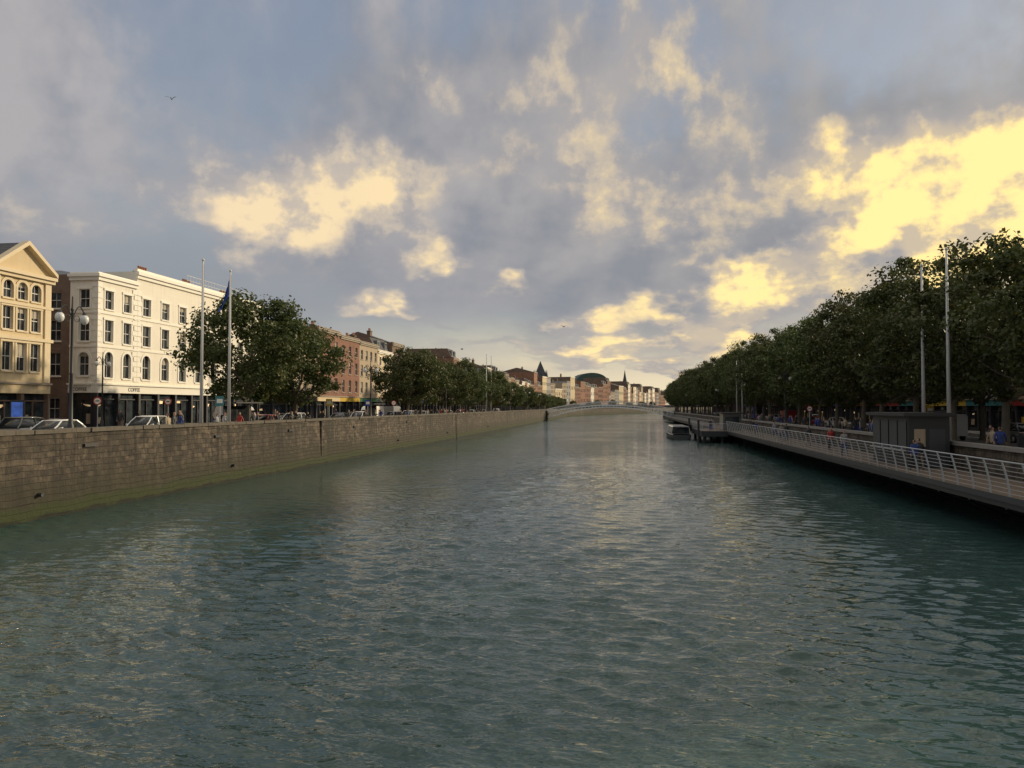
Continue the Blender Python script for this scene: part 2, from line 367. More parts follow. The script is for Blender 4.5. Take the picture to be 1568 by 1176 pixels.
shopfront(b,F,0,W,4.0,'cream','brick2',lit=.2)
b.poly('side_walls','brick2',[(W,0,0),(W,14,0),(W,14,12.2),(W,0,12.2)]); b.poly('side_walls','brick2',[(0,0,0),(0,14,0),(0,14,12.2),(0,0,12.2)]); b.poly('side_walls','brick2',[(0,14,0),(W,14,0),(W,14,12.2),(0,14,12.2)])
for z0,z1,pr in ((7.2,7.45,.2),(9.75,9.95,.15),(11.75,12.0,.3),(12.0,12.25,.5)): b.box('string_courses','creamtrim',-.02,W+.15,-pr,-.002,z0,z1-.003)
for x in (10.9,15.85,8.2,.4):
    b.box('quoin_pilasters','creamtrim',x-.3,x+.3,-.12,-.002,4.1,7.19); b.box('quoin_pilasters','creamtrim',x-.3,x+.3,-.12,-.002,7.46,9.74); b.box('quoin_pilasters','creamtrim',x-.3,x+.3,-.12,-.002,9.96,11.74)
x0,x1,xm=10.4,16.4,13.4
b.poly('pediment','cream',[(x0,-.05,12.26),(x1,-.05,12.26),(xm,-.05,14.3)])
for a,c in ((x0,xm),(x1,xm)):
    b.rings('pediment_cornice','creamtrim',[[(a,-.5,12.26),(a,.1,12.26),(a,.1,12.55),(a,-.5,12.55)],[(c,-.5,14.3),(c,.1,14.3),(c,.1,14.62),(c,-.5,14.62)]])
b.poly('roof','slate',[(x0,0,12.4),(xm,0,14.5),(xm,12,14.5),(x0,12,12.4)]); b.poly('roof','slate',[(x1-.2,0,12.4),(xm,0,14.5),(xm,12,14.5),(x1-.2,12,12.4)])
b.box('parapet_coping','creamtrim',-.02,x0-.05,-.1,.3,12.26,12.9); b.poly('roof','slate',[(0,.3,12.3),(x0,.3,12.3),(x0,6,13.4),(0,6,13.4)])
chimney(b,15.6,3.2,13.3,1.0,.9,.9,'brick'); b.done()
b=B('white_corner_building',(XL,59.7,ZL),math.pi/2); W1=5.3; W=29.3
def wops(cxs,w=1.1):
    o=[]
    for c in cxs: o+=[(c-w/2,c+w/2,4.75,7.0,True),(c-w/2,c+w/2,7.85,9.75),(c-w/2,c+w/2,10.7,12.3)]
    return o
facade(b,F,0,W1,4.4,13.6,wops([1.45,3.95]),'white','whitetrim')
cx=[W1+ (i+.5)*3.0 for i in range(8)]
facade(b,F,W1+.001,W,4.4,14.7,[q for q in wops(cx,1.2)],'white','whitetrim')
S=lambda s,d,z:(d,s,z)
facade(b,S,0,2.6,4.4,13.6,[(.75,1.75,4.9,6.9,True),(.75,1.75,7.85,9.7),(.75,1.75,10.7,12.3)],'white','whitetrim')
so=[]
for c in (4.0,6.5,9.0): so+=[(c-.55,c+.55,1.2,3.0),(c-.55,c+.55,4.9,6.9),(c-.55,c+.55,7.9,9.7),(c-.55,c+.55,10.7,12.1)]
facade(b,S,2.6,12,0,13.6,so,'brick2','granite',surround=False,wpart='brick_side_wall')
shopfront(b,F,0,W,4.2,'whitetrim','darkframe',nb=10,lit=.5)
shopfront(b,S,.38,2.6,4.2,'whitetrim','darkframe',nb=1,lit=.5)
b.box('fascia_band','white',0,W,0,.3,4.262,4.4); b.box('fascia_band','white',0,.3,.301,2.6,4.262,4.4)
b.box('cornice','whitetrim',-.35,W1,-.35,-.002,13.35,13.6); b.box('cornice','whitetrim',-.35,-.002,0,2.65,13.35,13.6)
b.box('cornice','whitetrim',-.18,W1,-.18,-.003,13.05,13.347); b.box('cornice','whitetrim',-.18,-.003,0,2.62,13.05,13.347)
b.box('cornice','whitetrim',W1-.3,W+.1,-.38,-.002,14.35,14.65); b.box('cornice','whitetrim',W1-.2,W+.1,-.2,-.003,14.05,14.347)
b.box('parapet_coping','whitetrim',-.1,W1,-.1,.3,13.605,13.75); b.box('parapet_coping','whitetrim',W1-.1,W,-.1,.3,14.71,14.95)
b.box('parapet_coping','whitetrim',-.1,.25,.302,2.6,13.605,13.75)
for zz in (7.35,10.25): b.box('string_courses','whitetrim',-.08,W,-.08,-.004,zz,zz+.18); b.box('string_courses','whitetrim',-.08,-.004,.0,2.6,zz,zz+.18)
for i in range(18):
    z0=4.5+i*.47
    w=.55 if i%2 else .32
    for xx in (0,): b.box('quoins','whitetrim',xx-.05,xx+w,-.05,-.006,z0,z0+.4); b.box('quoins','whitetrim',-.05,-.006,-.006,w,z0,z0+.4)
    b.box('quoins','whitetrim',W1+.05,W1+.1+w,-.07,-.005,z0,z0+.4); b.box('quoins','whitetrim',W1-.1-w,W1+.02,-.07,-.005,z0,z0+.4)
    b.box('quoins','whitetrim',W-w,W,-.07,-.005,z0,z0+.4)
b.poly('roof','lead',[(0,.3,13.5),(W1,.3,13.5),(W1,14,13.5),(0,14,13.5)]); b.poly('roof','lead',[(W1,.3,14.5),(W,.3,14.5),(W,14,14.5),(W1,14,14.5)])
b.poly('roof','slate',[(.6,1.2,13.55),(W1-.2,1.2,13.55),(W1-.2,5,14.3),(1.8,5,14.3)]); b.poly('roof','slate',[(.6,1.2,13.55),(1.8,5,14.3),(1.8,12,14.3),(.6,12,13.55)])
b.poly('side_walls','white',[(W1,0,13.5),(W1,14,13.5),(W1,14,14.72),(W1,0,14.72)]); b.poly('side_walls','brick2',[(W,0,0),(W,14,0),(W,14,14.7),(W,0,14.7)]); b.poly('side_walls','brick2',[(0,14,0),(W,14,0),(W,14,13.5),(0,14,13.5)])
for x in (12,20,28): chimney(b,x,4,14.9,1.6,.8,.9,'white')
for i in range(24): b.cyl('roof_railing','steel',(15+i*.6,.9,14.5),(15+i*.6,.9,16.0),.02,n=4)
for zz in (15.5,16.0): b.cyl('roof_railing','steel',(15,.9,zz),(28.8,.9,zz),.025,n=4)
e=b.done()
text(e,'COFFEE',(4.9,-.135,3.62),(math.pi/2,0,0),.5,'dark','coffee_sign_lettering'); text(e,'BOOKS & GIFTS',(18,-.135,3.62),(math.pi/2,0,0),.5,'dark','shop_sign_lettering')
text(e,'COFFEE',(-.14,1.5,3.62),(math.pi/2,0,-math.pi/2),.4,'dark','side_sign_lettering')
row=[(89.3,97,13,'brick2','flat'),(97,107.4,12.5,'buff','pitched'),(107.4,116.8,14,'brick','flat'),(116.8,126,13.6,'brick','flat'),(126,136,13.4,'buff','flat'),(136,145,12.6,'cream','mansard')]
y=145.0; walls=['brick','buff','brick2','cream','brick3','grey','brick','white','ochre','brick2']; i=0
while y<372:
    w=random.uniform(6.5,11); row.append((y,y+w,random.uniform(11.5,15.5),walls[(i*3+int(random.random()*3))%10],random.choice(['flat','pitched','pitched','mansard']))); y+=w+.02; i+=1
nm={'brick':'red_brick_building','brick2':'brown_brick_building','brick3':'orange_brick_building','buff':'buff_building','cream':'cream_building','white':'white_building','grey':'grey_building','ochre':'ochre_building'}
for (a,c,H,w,r) in row:
    building(nm[w],(XL,a),(XL,c-.02),ZL,H,w,floors=4 if H>12 else 3,roof=r,fcol=random.choice(['green','navy','red','buff','yellow','teal','dark','cream']),det=a<150,lit=.4).done()
LF=[(-44,372),(-38,425),(-18,500),(2,562),(31,750),(70,905),(130,1100),(230,1400)]
def along(P,s):
    for a,c in zip(P,P[1:]):
        L=math.dist(a,c)
        if s<=L: t=s/L; return (a[0]+(c[0]-a[0])*t,a[1]+(c[1]-a[1])*t)
        s-=L
    return P[-1]
s=0; tot=sum(math.dist(a,c) for a,c in zip(LF,LF[1:])); prev=''
while s<tot-20:
    w=random.uniform(6.5,13) if s<420 else random.uniform(14,24); p=along(LF,s); q=along(LF,s+w)
    k=prev
    while k==prev: k=random.choice(['brick3','brick','buff','brick3','white','brick2','grey','brick','cream','cream']) if s<300 else random.choice(['white','buff','brick2','grey','brick3','white'])
    prev=k
    building(nm[k],p,q,ZL,random.uniform(12,20) if s<300 else random.uniform(13,19),k,floors=random.choice([3,4,5]) if s<300 else 4,roof=random.choice(['flat','pitched','mansard']),det=False,depth=18,fcol=random.choice(['green','navy','red','dark','dark']),lit=.3).done(); s+=w+.1
y=30.0; i=0
while y<352:
    w=random.uniform(8,13); k=walls[(i*7+3)%10]; i+=1
    building(nm[k],(41,y+w-.05),(41,y),ZR,random.uniform(11,13),k,floors=4,roof='flat',det=y<110,fcol=random.choice(['red','navy','green','teal','yellow','red']),lit=.5,chim=False).done(); y+=w
RF=[(48,360),(60,420),(86,500),(104,560),(125,740),(165,890),(225,1100),(330,1400)]
s=0; tot=sum(math.dist(a,c) for a,c in zip(RF,RF[1:]))
while s<tot-30:
    w=random.uniform(15,25); p=along(RF,s+w); q=along(RF,s); k=random.choice(['brick','buff','brick2','grey'])
    building(nm[k],p,q,ZR,random.uniform(11,15),k,floors=4,roof='pitched',det=False,depth=18).done(); s+=w+.1
# landmarks
b=B('church_tower',(-54,522,ZL),.2)
b.box('tower','buff',-4,4,-4,4,0,22); b.rings('spire','slate',[[(-4.2,-4.2,22),(4.2,-4.2,22),(4.2,4.2,22),(-4.2,4.2,22)],[(-.1,-.1,33),(.1,-.1,33),(.1,.1,33),(-.1,.1,33)]])
for x,yy in ((-4,-4),(4,-4),(4,4),(-4,4)): b.lathe('pinnacles','slate',(x,yy,22),[(.8,0),(.6,1.5),(.05,5)],6)
for x in (-1.8,1.8): b.box('belfry_openings','dark',x-.6,x+.6,-4.05,-3.9,15,20)
b.box('nave','buff',-7,7,4.1,26,0,13); b.rings('nave_roof','slate',[[(-7,4.1,13),(7,4.1,13),(0,4.1,18)],[(-7,26,13),(7,26,13),(0,26,18)]]); b.done()
b=B('vaulted_roof_building',(-24,602,ZL),.3)
b.box('walls','brick2',-12,12,-9,9,0,22); b.rings('vaulted_roof','copper',[[(12*math.cos(t)*1.0,-9,22+6*math.sin(t)) for t in np.linspace(0,math.pi,14)],[(12*math.cos(t),9,22+6*math.sin(t)) for t in np.linspace(0,math.pi,14)]])
for k in range(8):
    for j in range(4): b.box('windows','glass',-11.4+k*2.9,-10+k*2.9,-9.06,-8.95,4+j*4,6.6+j*4)
b.done()
b=B('church_spire',(4,700,ZL),0)
b.box('tower','granite',-2.6,2.6,-2.6,2.6,0,21); b.lathe('spire','slate',(0,0,21),[(3.0,0),(2.0,3),(1.0,8),(.08,14)],8); b.box('clock_face','whitetrim',-1,1,-2.66,-2.59,16,18); b.box('nave','granite',-6,6,2.7,24,0,11); b.done()
# ------------------------------------------------------------ ground, quays
BL=[(-26,-60),(-26,378),(-20,430),(0,503),(19,560),(49,750),(88,905),(148,1100),(248,1400)]
BR=[(18.6,-60),(18.6,345),(30,412),(50,490),(68,550),(94,740),(134,890),(195,1100),(300,1400)]
b=B('ground')
for P,sx,z in ((BL,-1,ZL-.004),(BR,1,ZR-.004)):
    for a,c in zip(P,P[1:]):
        b.poly('ground','asphalt',[(a[0]+sx*.4,a[1],z),(c[0]+sx*.4,c[1],z),(sx*5000,c[1],z),(sx*5000,a[1],z)])
b.poly('ground','asphalt',[(-5000,1400,ZL-.004),(5000,1400,ZL-.004),(5000,8000,ZL-.004),(-5000,8000,ZL-.004)])
b.done()
def strip(name,mat,x0,x1,y0,y1,z0,z1):
    b=B(name); b.box(name,mat,x0,x1,y0,y1,z0,z1); return b.done()
strip('pavement','paving',-26.5,-31.5,-40,375,ZL-.1,ZL+.12); strip('pavement','paving',-40.6,XL+.3,-40,372,ZL-.1,ZL+.12)
strip('pavement','paving',19.1,27,-40,345,ZR-.1,ZR+.12); strip('pavement','paving',36.8,41,-40,350,ZR-.1,ZR+.12)
b=B('road'); b.poly('road','asphalt',[(-40.6,-40,ZL+.002),(-31.5,-40,ZL+.002),(-31.5,375,ZL+.002),(-40.6,375,ZL+.002)]); b.done()
b=B('road'); b.poly('road','asphalt',[(27,-40,ZR+.002),(36.8,-40,ZR+.002),(36.8,345,ZR+.002),(27,345,ZR+.002)]); b.done()
b=B('road_markings')
for z,xs in ((ZL+.007,(-34.5,-37.5)),(ZR+.007,(30.2,33.5))):
    for x in xs:
        for k in range(0,370,6): b.poly('road_markings','paint',[(x-.06,k,z),(x+.06,k,z),(x+.06,k+3,z),(x-.06,k+3,z)])
b.done()
b=B('quay_wall')
def wallstrip(P,off_top,zt,sx,thick=.55):
    for a,c in zip(P,P[1:]):
        b.poly('masonry','quay',[(a[0]-sx*.0,a[1],.75),(c[0],c[1],.75),(c[0]+sx*off_top,c[1],zt),(a[0]+sx*off_top,a[1],zt)])
        b.poly('masonry','quay',[(a[0]-sx*.12,a[1],-1.5),(c[0]-sx*.12,c[1],-1.5),(c[0]-sx*.10,c[1],.75),(a[0]-sx*.10,a[1],.75)])
        b.poly('masonry','quay',[(a[0]-sx*.10,a[1],.75),(c[0]-sx*.10,c[1],.75),(c[0],c[1],.75),(a[0],a[1],.75)])
        x=sx*thick
        b.poly('masonry','quay',[(a[0]+x,a[1],ZL-.2 if sx<0 else ZR-.2),(c[0]+x,c[1],ZL-.2 if sx<0 else ZR-.2),(c[0]+x,c[1],zt),(a[0]+x,a[1],zt)])
wallstrip(BL,.14,3.83,-1); 
yy=-20
while yy<378:
    L=random.uniform(1.0,1.6); dz=random.uniform(-.03,.03); b.box('coping_stones','granite',-26.62,-26.05+random.uniform(-.04,.04),yy+.01,yy+L-.01,3.832,4.03+dz); yy+=L
for a,c in zip(BL[1:],BL[2:]):
    b.poly('coping_stones','granite',[(a[0],a[1],4.0),(c[0],c[1],4.0),(c[0]-.6,c[1],4.0),(a[0]-.6,a[1],4.0)])
for y0,z0 in ((34.5,3.1),(46.8,3.05),(58,3.1),(73,3.0),(92,3.1)):
    b.box('drain_slots','dark',-26.12,-25.99,y0,y0+.9,z0,z0+.16)
for y0 in (31.5,49,88,114,150): b.cyl('drain_pipe_outlets','dark',(-26.1,y0,1.1),(-25.8,y0,1.1),.09,n=10)
b.box('wall_pilasters','quay',-26.3,-25.96,64.6,65.6,-1.2,3.8)
for y0 in (120,):
    for x in (0,.4): b.cyl('wall_ladder','dark',(-25.75,y0+x,-.5),(-25.95,y0+x,3.7),.025,n=5)
    for k in range(13): b.cyl('wall_ladder','dark',(-25.76-k*.015,y0,.1+k*.3),(-25.76-k*.015,y0+.4,.1+k*.3),.018,n=4)
b.done()
b=B('quay_wall'); wallstrip(BR,.1,2.9,1)
yy=-20
while yy<345:
    L=random.uniform(1.0,1.6); b.box('coping_stones','concrete',18.6,19.2,yy+.008,yy+L-.008,2.902,3.1); yy+=L
b.done()
b=B('boardwalk'); Y0,Y1=12,109
k=Y0
while k<Y1: b.box('deck_boards','timber',14.72,18.55,k,k+.135,1.55,1.6); k+=.15
b.box('edge_beam','dark',14.6,14.72,Y0,Y1,1.2,1.62); b.box('inner_beam','dark',17.9,18.1,Y0,Y1,1.2,1.54)
b.box('edge_trim','hull',14.55,14.598,Y0,Y1,1.42,1.66)
k=Y0+1
while k<Y1:
    b.box('support_brackets','dark',14.73,18.58,k-.1,k+.1,1.1,1.5); b.cyl('support_brackets','dark',(15.0,k,1.15),(18.5,k,-.4),.09,n=6); k+=3.2
def railing(b,P,z,h=1.12,sp=1.6,nr=7,lean=.28,nx=-1):
    (x0,y0),(x1,y1)=P; L=math.dist(*P); n=max(1,int(L/sp)); ux,uy=(x1-x0)/L,(y1-y0)/L
    ox,oy=-uy,ux
    if nx>0: ox,oy=uy,-ux
    def off(t): return lean*(t**1.6)
    for i in range(n+1):
        px,py=x0+ux*L*i/n,y0+uy*L*i/n
        pr=None
        for j in range(5):
            t=j/4; q=(px+ox*off(t),py+oy*off(t),z+h*t)
            if pr: b.cyl('railing_posts','steel',pr,q,.045,.036,n=5,caps=False)
            pr=q
    for j in range(nr):
        t=(j+1)/nr; o=off(t); r=.03 if j==nr-1 else .012
        b.cyl('railing_bars','steel',(x0+ox*o,y0+oy*o,z+h*t),(x1+ox*o,y1+oy*o,z+h*t),r,n=6)
railing(b,((14.65,Y0),(14.65,Y1)),1.6,1.4,1.5,8)
b.done()
b=B('river_jetty')
b.box('deck','timber',11.2,18.5,109.2,124,1.35,1.6); b.box('fascia','dark',11.1,11.19,109.2,124,.9,1.65); b.box('fascia','dark',11.1,14.6,109.08,109.18,.9,1.65)
for x in (11.6,14,17):
    for yk in (110,116.5,123.4): b.cyl('piles','dark',(x,yk,-1.5),(x,yk,1.34),.22,n=10)
railing(b,((11.2,109.2),(11.2,124)),1.6,1.1,1.5,6,.1); railing(b,((14.6,109.15),(11.2,109.15)),1.6,1.1,1.2,6,.1,nx=1)
b.box('ticket_hut','car_grey',14.5,17,113,117,1.61,4.0); b.box('ticket_hut_roof','dark',14.2,17.3,112.7,117.3,4.01,4.2); b.box('ticket_hut_window','glass',14.8,16.7,112.96,112.99,2.6,3.6)
for yk in (109.3,123.8): b.cyl('mooring_posts','dark',(10.7,yk,-1.5),(10.7,yk,3.2),.15,n=8)
b.done()
b=B('boardwalk'); b.box('deck','timber',14.72,18.55,124.1,262,1.35,1.6); b.box('edge_beam','dark',14.6,14.719,124.1,262,1.15,1.65); railing(b,((14.65,124.1),(14.65,262)),1.6,1.2,2.2,5,.15)
k=126
while k<262: b.cyl('support_brackets','dark',(15.0,k,1.3),(18.5,k,-.4),.09,n=5); k+=4
b.done()
b=B('river_tour_boat',(9.1,119,0),math.pi/2)
st=[(-.3,1.25),(1,1.55),(8,1.6),(13,1.5),(16,1.0),(18,.15)]
def hr(x,w,up=0): return [(x,-w*.75,-.3),(x,-w,.35),(x,-w,.95+up),(x,w,.95+up),(x,w,.35),(x,w*.75,-.3)]
b.rings('hull','hull',[hr(x,w,.25*max(0,(x-12)/6)) for x,w in st])
b.rings('rubbing_strake','whitetrim',[[(x,-w-.04,.78),(x,-w-.04,.9),(x,w+.04,.9),(x,w+.04,.78)] for x,w in st[:5]])
b.rings('cabin_windows','carglass',[[(1,-1.35,1.0),(1,-1.2,1.9),(1,1.2,1.9),(1,1.35,1.0)],[(13,-1.25,1.0),(12.3,-1.1,1.9),(12.3,1.1,1.9),(13,1.25,1.0)]])
b.rings('cabin_roof','car_silver',[[(.8,-1.3,1.91),(.8,-1.1,2.05),(.8,1.1,2.05),(.8,1.3,1.91)],[(12.5,-1.2,1.91),(12.4,-1,2.03),(12.4,1,2.03),(12.5,1.2,1.91)]])
for x in range(1,13,2):
    for sd in (-1,1): b.cyl('window_pillars','whitetrim',(x,sd*1.38,1.0),(x,sd*1.23,1.9),.04,n=4)
b.done()
b=B('boardwalk_kiosk',(16.2,46.5,1.6),0)
b.box('walls','dark',0,2.2,0,6.2,0,2.9)
b.box('roof','dark',-.35,2.4,-.35,6.5,2.95,3.12); b.box('roof_fascia','dark',-.3,2.35,-.3,6.45,2.902,2.948)
for k in range(4): b.box('shutter_panels','hull',-.03,-.004,.3+k*1.5,1.55+k*1.5,1.0,2.6); b.box('panel_frames','car_grey',-.05,-.031,.25+k*1.5,.3+k*1.5,.2,2.7)
b.box('counter','steel',-.3,-.052,.3,5.9,.92,.99)
b.box('end_poster','buff',.3,.9,-.03,-.004,1.2,2.2); b.box('end_door','hull',1.1,1.95,-.03,-.004,.05,2.2)
b.done()
# ------------------------------------------------------------ arched iron footbridge
b=B('cast_iron_footbridge',(-3.7,274,0),0); HW=22.3; N=36
dk=lambda x:2.75+2.7*(1-(x/HW)**2); ab=lambda x:.7+3.85*(1-(x/HW)**2)
for yy in (-1.9,-.65,.65,1.9):
    for i in range(N):
        x0=-HW+2*HW*i/N; x1=-HW+2*HW*(i+1)/N
        b.rings('arch_ribs','ironwhite',[[(x,yy-.12,ab(x)),(x,yy+.12,ab(x)),(x,yy+.12,ab(x)+.38),(x,yy-.12,ab(x)+.38)] for x in (x0,x1)])
        if yy in(-1.9,1.9):
            b.rings('deck_edge','ironwhite',[[(x,yy-.15,dk(x)-.25),(x,yy+.15,dk(x)-.25),(x,yy+.15,dk(x)+.08),(x,yy-.15,dk(x)+.08)] for x in (x0,x1)])
            b.rings('handrail','ironwhite',[[(x,yy-.08,dk(x)+1.12),(x,yy+.08,dk(x)+1.12),(x,yy+.08,dk(x)+1.32),(x,yy-.08,dk(x)+1.32)] for x in (x0,x1)])
            if dk(x0)-ab(x0)>.6: b.box('spandrel_struts','ironwhite',x0-.07,x0+.07,yy-.06,yy+.06,ab(x0)+.38,dk(x0)-.25)
            for k in range(4):
                x=x0+(x1-x0)*k/4; b.cyl('balusters','ironwhite',(x,yy,dk(x)+.08),(x,yy,dk(x)+1.12),.03,n=4,caps=False)
for i in range(N):
    x0=-HW+2*HW*i/N; x1=-HW+2*HW*(i+1)/N
    b.poly('deck','concrete',[(x0,-1.75,dk(x0)),(x1,-1.75,dk(x1)),(x1,1.75,dk(x1)),(x0,1.75,dk(x0))])
for x in (-15,0,15):
    z=dk(x)+1.2
    for yy in (-1.9,1.9): b.cyl('lamp_arches','ironwhite',(x,yy,z),(x,yy,z+1.0),.09,n=6)
    pts=[(x,1.9*math.cos(t),z+1.0+1.1*math.sin(t)) for t in np.linspace(0,math.pi,11)]
    for p,q in zip(pts,pts[1:]): b.cyl('lamp_arches','ironwhite',p,q,.09,n=6)
    b.lathe('lamp_lanterns','globe',(x,0,z+1.55),[(.12,0),(.25,.45),(.05,.6)],6)
b.done()
b=B('bridge_abutment',(0,274,0)); b.box('stone','quay',-27.6,-25.5,-3.5,3.5,-1,3.4); b.box('stone','quay',18.3,20,-3.5,3.5,-1,3.0)
b.box('piers','granite',-27.5,-26.4,-3.2,-2.2,3.41,5.2); b.box('piers','granite',18.6,19.7,-3.2,-2.2,3.01,4.6); b.done()
# ------------------------------------------------------------ water
ys=[2.0]
while ys[-1]<300: ys.append(ys[-1]+max(.07,ys[-1]*.0046))
ys=np.array(ys); xs=np.arange(-27,20.01,.125); X,Y=np.meshgrid(xs,ys); Z=np.zeros_like(X); DX=np.zeros_like(X); DY=np.zeros_like(X); dy=np.maximum(.07,Y*.0046)
for k in range(120):
    L=math.exp(rng.normal(math.log(.58),.48)); L=min(max(L,.31),2.4); th=rng.normal(.2,.42); cx_,cy_=math.sin(th),math.cos(th); kk=2*math.pi/L
    sl=.0295*(1.0 if L<1.2 else .5); att=np.clip((L/dy-2.5)/3,0,1); ph=kk*(cx_*X+cy_*Y)+rng.uniform(0,6.28); A=att*sl/kk
    Z+=A*np.sin(ph); DX+=.7*A*cx_*np.cos(ph); DY+=.7*A*cy_*np.cos(ph)
G=.9+.32*np.sin(X*.11+Y*.05+1)*np.sin(Y*.083-X*.04); Z*=G; DX*=G; DY*=G
nr,nc=X.shape; V=np.stack([X+DX,Y+DY,Z],-1).reshape(-1,3)
idx=np.arange(nr*nc).reshape(nr,nc); Fq=np.stack([idx[:-1,:-1],idx[:-1,1:],idx[1:,1:],idx[1:,:-1]],-1).reshape(-1,4)
V=np.concatenate([V,np.array([(-30,300,0),(400,300,0),(400,1500,0),(-30,1500,0),(-30,-200,-.25),(25,-200,-.25),(25,2,-.1),(-30,2,-.1)])]); n0=nr*nc
Fq=np.concatenate([Fq,np.array([[n0,n0+1,n0+2,n0+3],[n0+4,n0+5,n0+6,n0+7]])])
me=bpy.data.meshes.new('river_water'); me.from_pydata(V.tolist(),[],Fq.tolist()); me.materials.append(MT['water']); me.update()
me.polygons.foreach_set('use_smooth',[True]*len(me.polygons))
o=bpy.data.objects.new('river_water',me); COL.objects.link(o)
# ------------------------------------------------------------ trees
def tree_mesh(seed,H=12,R=5.2,zb=3.0,nclump=115,nleaf=160,ls=.26):
    r=np.random.default_rng(seed); b=B('t'); 
    def limb(p,d,L,r0,lvl):
        pts=[Vector(p)]; d=Vector(d).normalized(); n=4
        for i in range(n):
            d=(d+Vector(r.normal(0,.12,3))+Vector((0,0,.03))).normalized(); pts.append(pts[-1]+d*L/n)
        rr=[r0*(1-.7*i/n) for i in range(n+1)]
        for i in range(n): b.cyl('wood','bark',pts[i],pts[i+1],rr[i],rr[i+1],n=7 if lvl<1 else 5,caps=False)
        if lvl<2:
            for k in range(3):
                q=pts[2+k%3]; a=r.uniform(0,6.28); dd=(d+Vector((math.cos(a),math.sin(a),.1))*.9); limb(q,dd,L*.45,rr[2]*.6,lvl+1)
    b.cyl('wood','bark',(0,0,-.1),(0,0,.5),.34,.24,n=10,caps=False); b.cyl('wood','bark',(0,0,.5),(.1,.05,zb+.6),.24,.18,n=10,caps=False)
    for k in range(7):
        a=k*.9+r.uniform(-.3,.3); limb((.1,.05,zb+.2+.15*k),(math.cos(a),math.sin(a),.5+.12*k),H*.3,.11,0)
    limb((.1,.05,zb+.5),(0,0,1),H*.36,.15,0)
    wv,wf,_=b.parts['wood']
    C=[]; cz=(zb+H)/2; hz=(H-zb)/2
    while len(C)<nclump:
        p=r.uniform(-1,1,3); q=np.linalg.norm(p)
        if q>1 or q<.35: continue
        w=1-.28*max(0,p[2]); C.append((p[0]*R*w*.9,p[1]*R*w*.9,cz+p[2]*hz*.92,r.uniform(.5,1.3)))
    C=np.array(C); cen=np.repeat(C,nleaf,axis=0); n=len(cen)
    d=r.normal(0,1,(n,3)); d/=np.linalg.norm(d,axis=1)[:,None]; rad=cen[:,3]*r.uniform(.35,1.15,n)
    P=cen[:,:3]+d*rad[:,None]*np.array([1.15,1.15,.75])
    nrm=d*.6+r.normal(0,.6,(n,3))+np.array([0,0,.5]); nrm/=np.linalg.norm(nrm,axis=1)[:,None]
    t=np.cross(nrm,r.normal(0,1,(n,3))); t/=np.linalg.norm(t,axis=1)[:,None]; bt=np.cross(nrm,t); s=r.uniform(.6,1.25,n)[:,None]*ls/2
    Q=np.stack([P-t*s*1.1,P-bt*s*.8+t*s*.1,P+t*s*1.1,P+bt*s*.8+t*s*.1],1).reshape(-1,3)
    nw=len(wv); faces=list(wf)+(np.arange(n*4).reshape(-1,4)+nw).tolist()
    me=bpy.data.meshes.new('plane_tree'); me.from_pydata(list(wv)+Q.tolist(),[],faces); me.materials.append(MT['bark']); me.materials.append(MT['leaf'])
    mi=np.zeros(len(faces),dtype=np.int32); mi[len(wf):]=1; me.polygons.foreach_set('material_index',mi); me.update(); return me
TV=[tree_mesh(11,14.0,5.7,2.9),tree_mesh(12,14.5,5.3,3.1),tree_mesh(13,13.6,5.9,2.7),tree_mesh(14,11.2,5.7,2.4)]
def tree(v,x,y,z,s=1,r=None):
    o=bpy.data.objects.new('plane_tree',TV[v]); COL.objects.link(o); o.location=(x,y,z); o.rotation_euler=(0,0,random.uniform(0,6.28) if r is None else r); sc=s; o.scale=(sc,sc,sc*random.uniform(.96,1.05))
y=37.0
while y<352:
    tree(random.randrange(3),24+random.uniform(-.5,.7),y,ZR,random.uniform(.93,1.1)); y+=random.uniform(6.6,8.0)
y=60
while y<345: tree(random.randrange(3),31.5+random.uniform(-1,1),y,ZR,random.uniform(.85,.97)); y+=random.uniform(11,15)
for (x,y) in ((34,398),(40,420),(52,455),(60,480),(74,520),(80,560),(90,620),(96,680),(104,730),(120,800)): tree(random.randrange(3),x+5,y,ZR,random.uniform(1.0,1.2))
for (y,s,v) in ((59.8,1.06,3),(68.8,.96,3),(106,.94,3),(113,.95,3),(133,.9,3),(143,.85,0),(153,.85,3),(166,.85,0),(175,.95,3),(186,.85,3),(215,.8,3),(240,.8,3),(262,.7,3),(288,.65,3),(300,.65,3),(312,.6,3),(330,.65,3),(345,.6,3),(362,.65,3),(378,.6,3)): tree(v,-30+random.uniform(-.4,.4),y,ZL+.1,s)
for (x,y) in ((-27,400),(-23,428),(-15,457),(-11,471),(-2,502),(9,533),(18,572),(21,592),(29,645)): tree(3,x-3,y,ZL,random.uniform(.45,.6))
for k in range(26):
    tree(random.randrange(3),random.uniform(90,330),random.uniform(1150,1390),ZL,1.6)
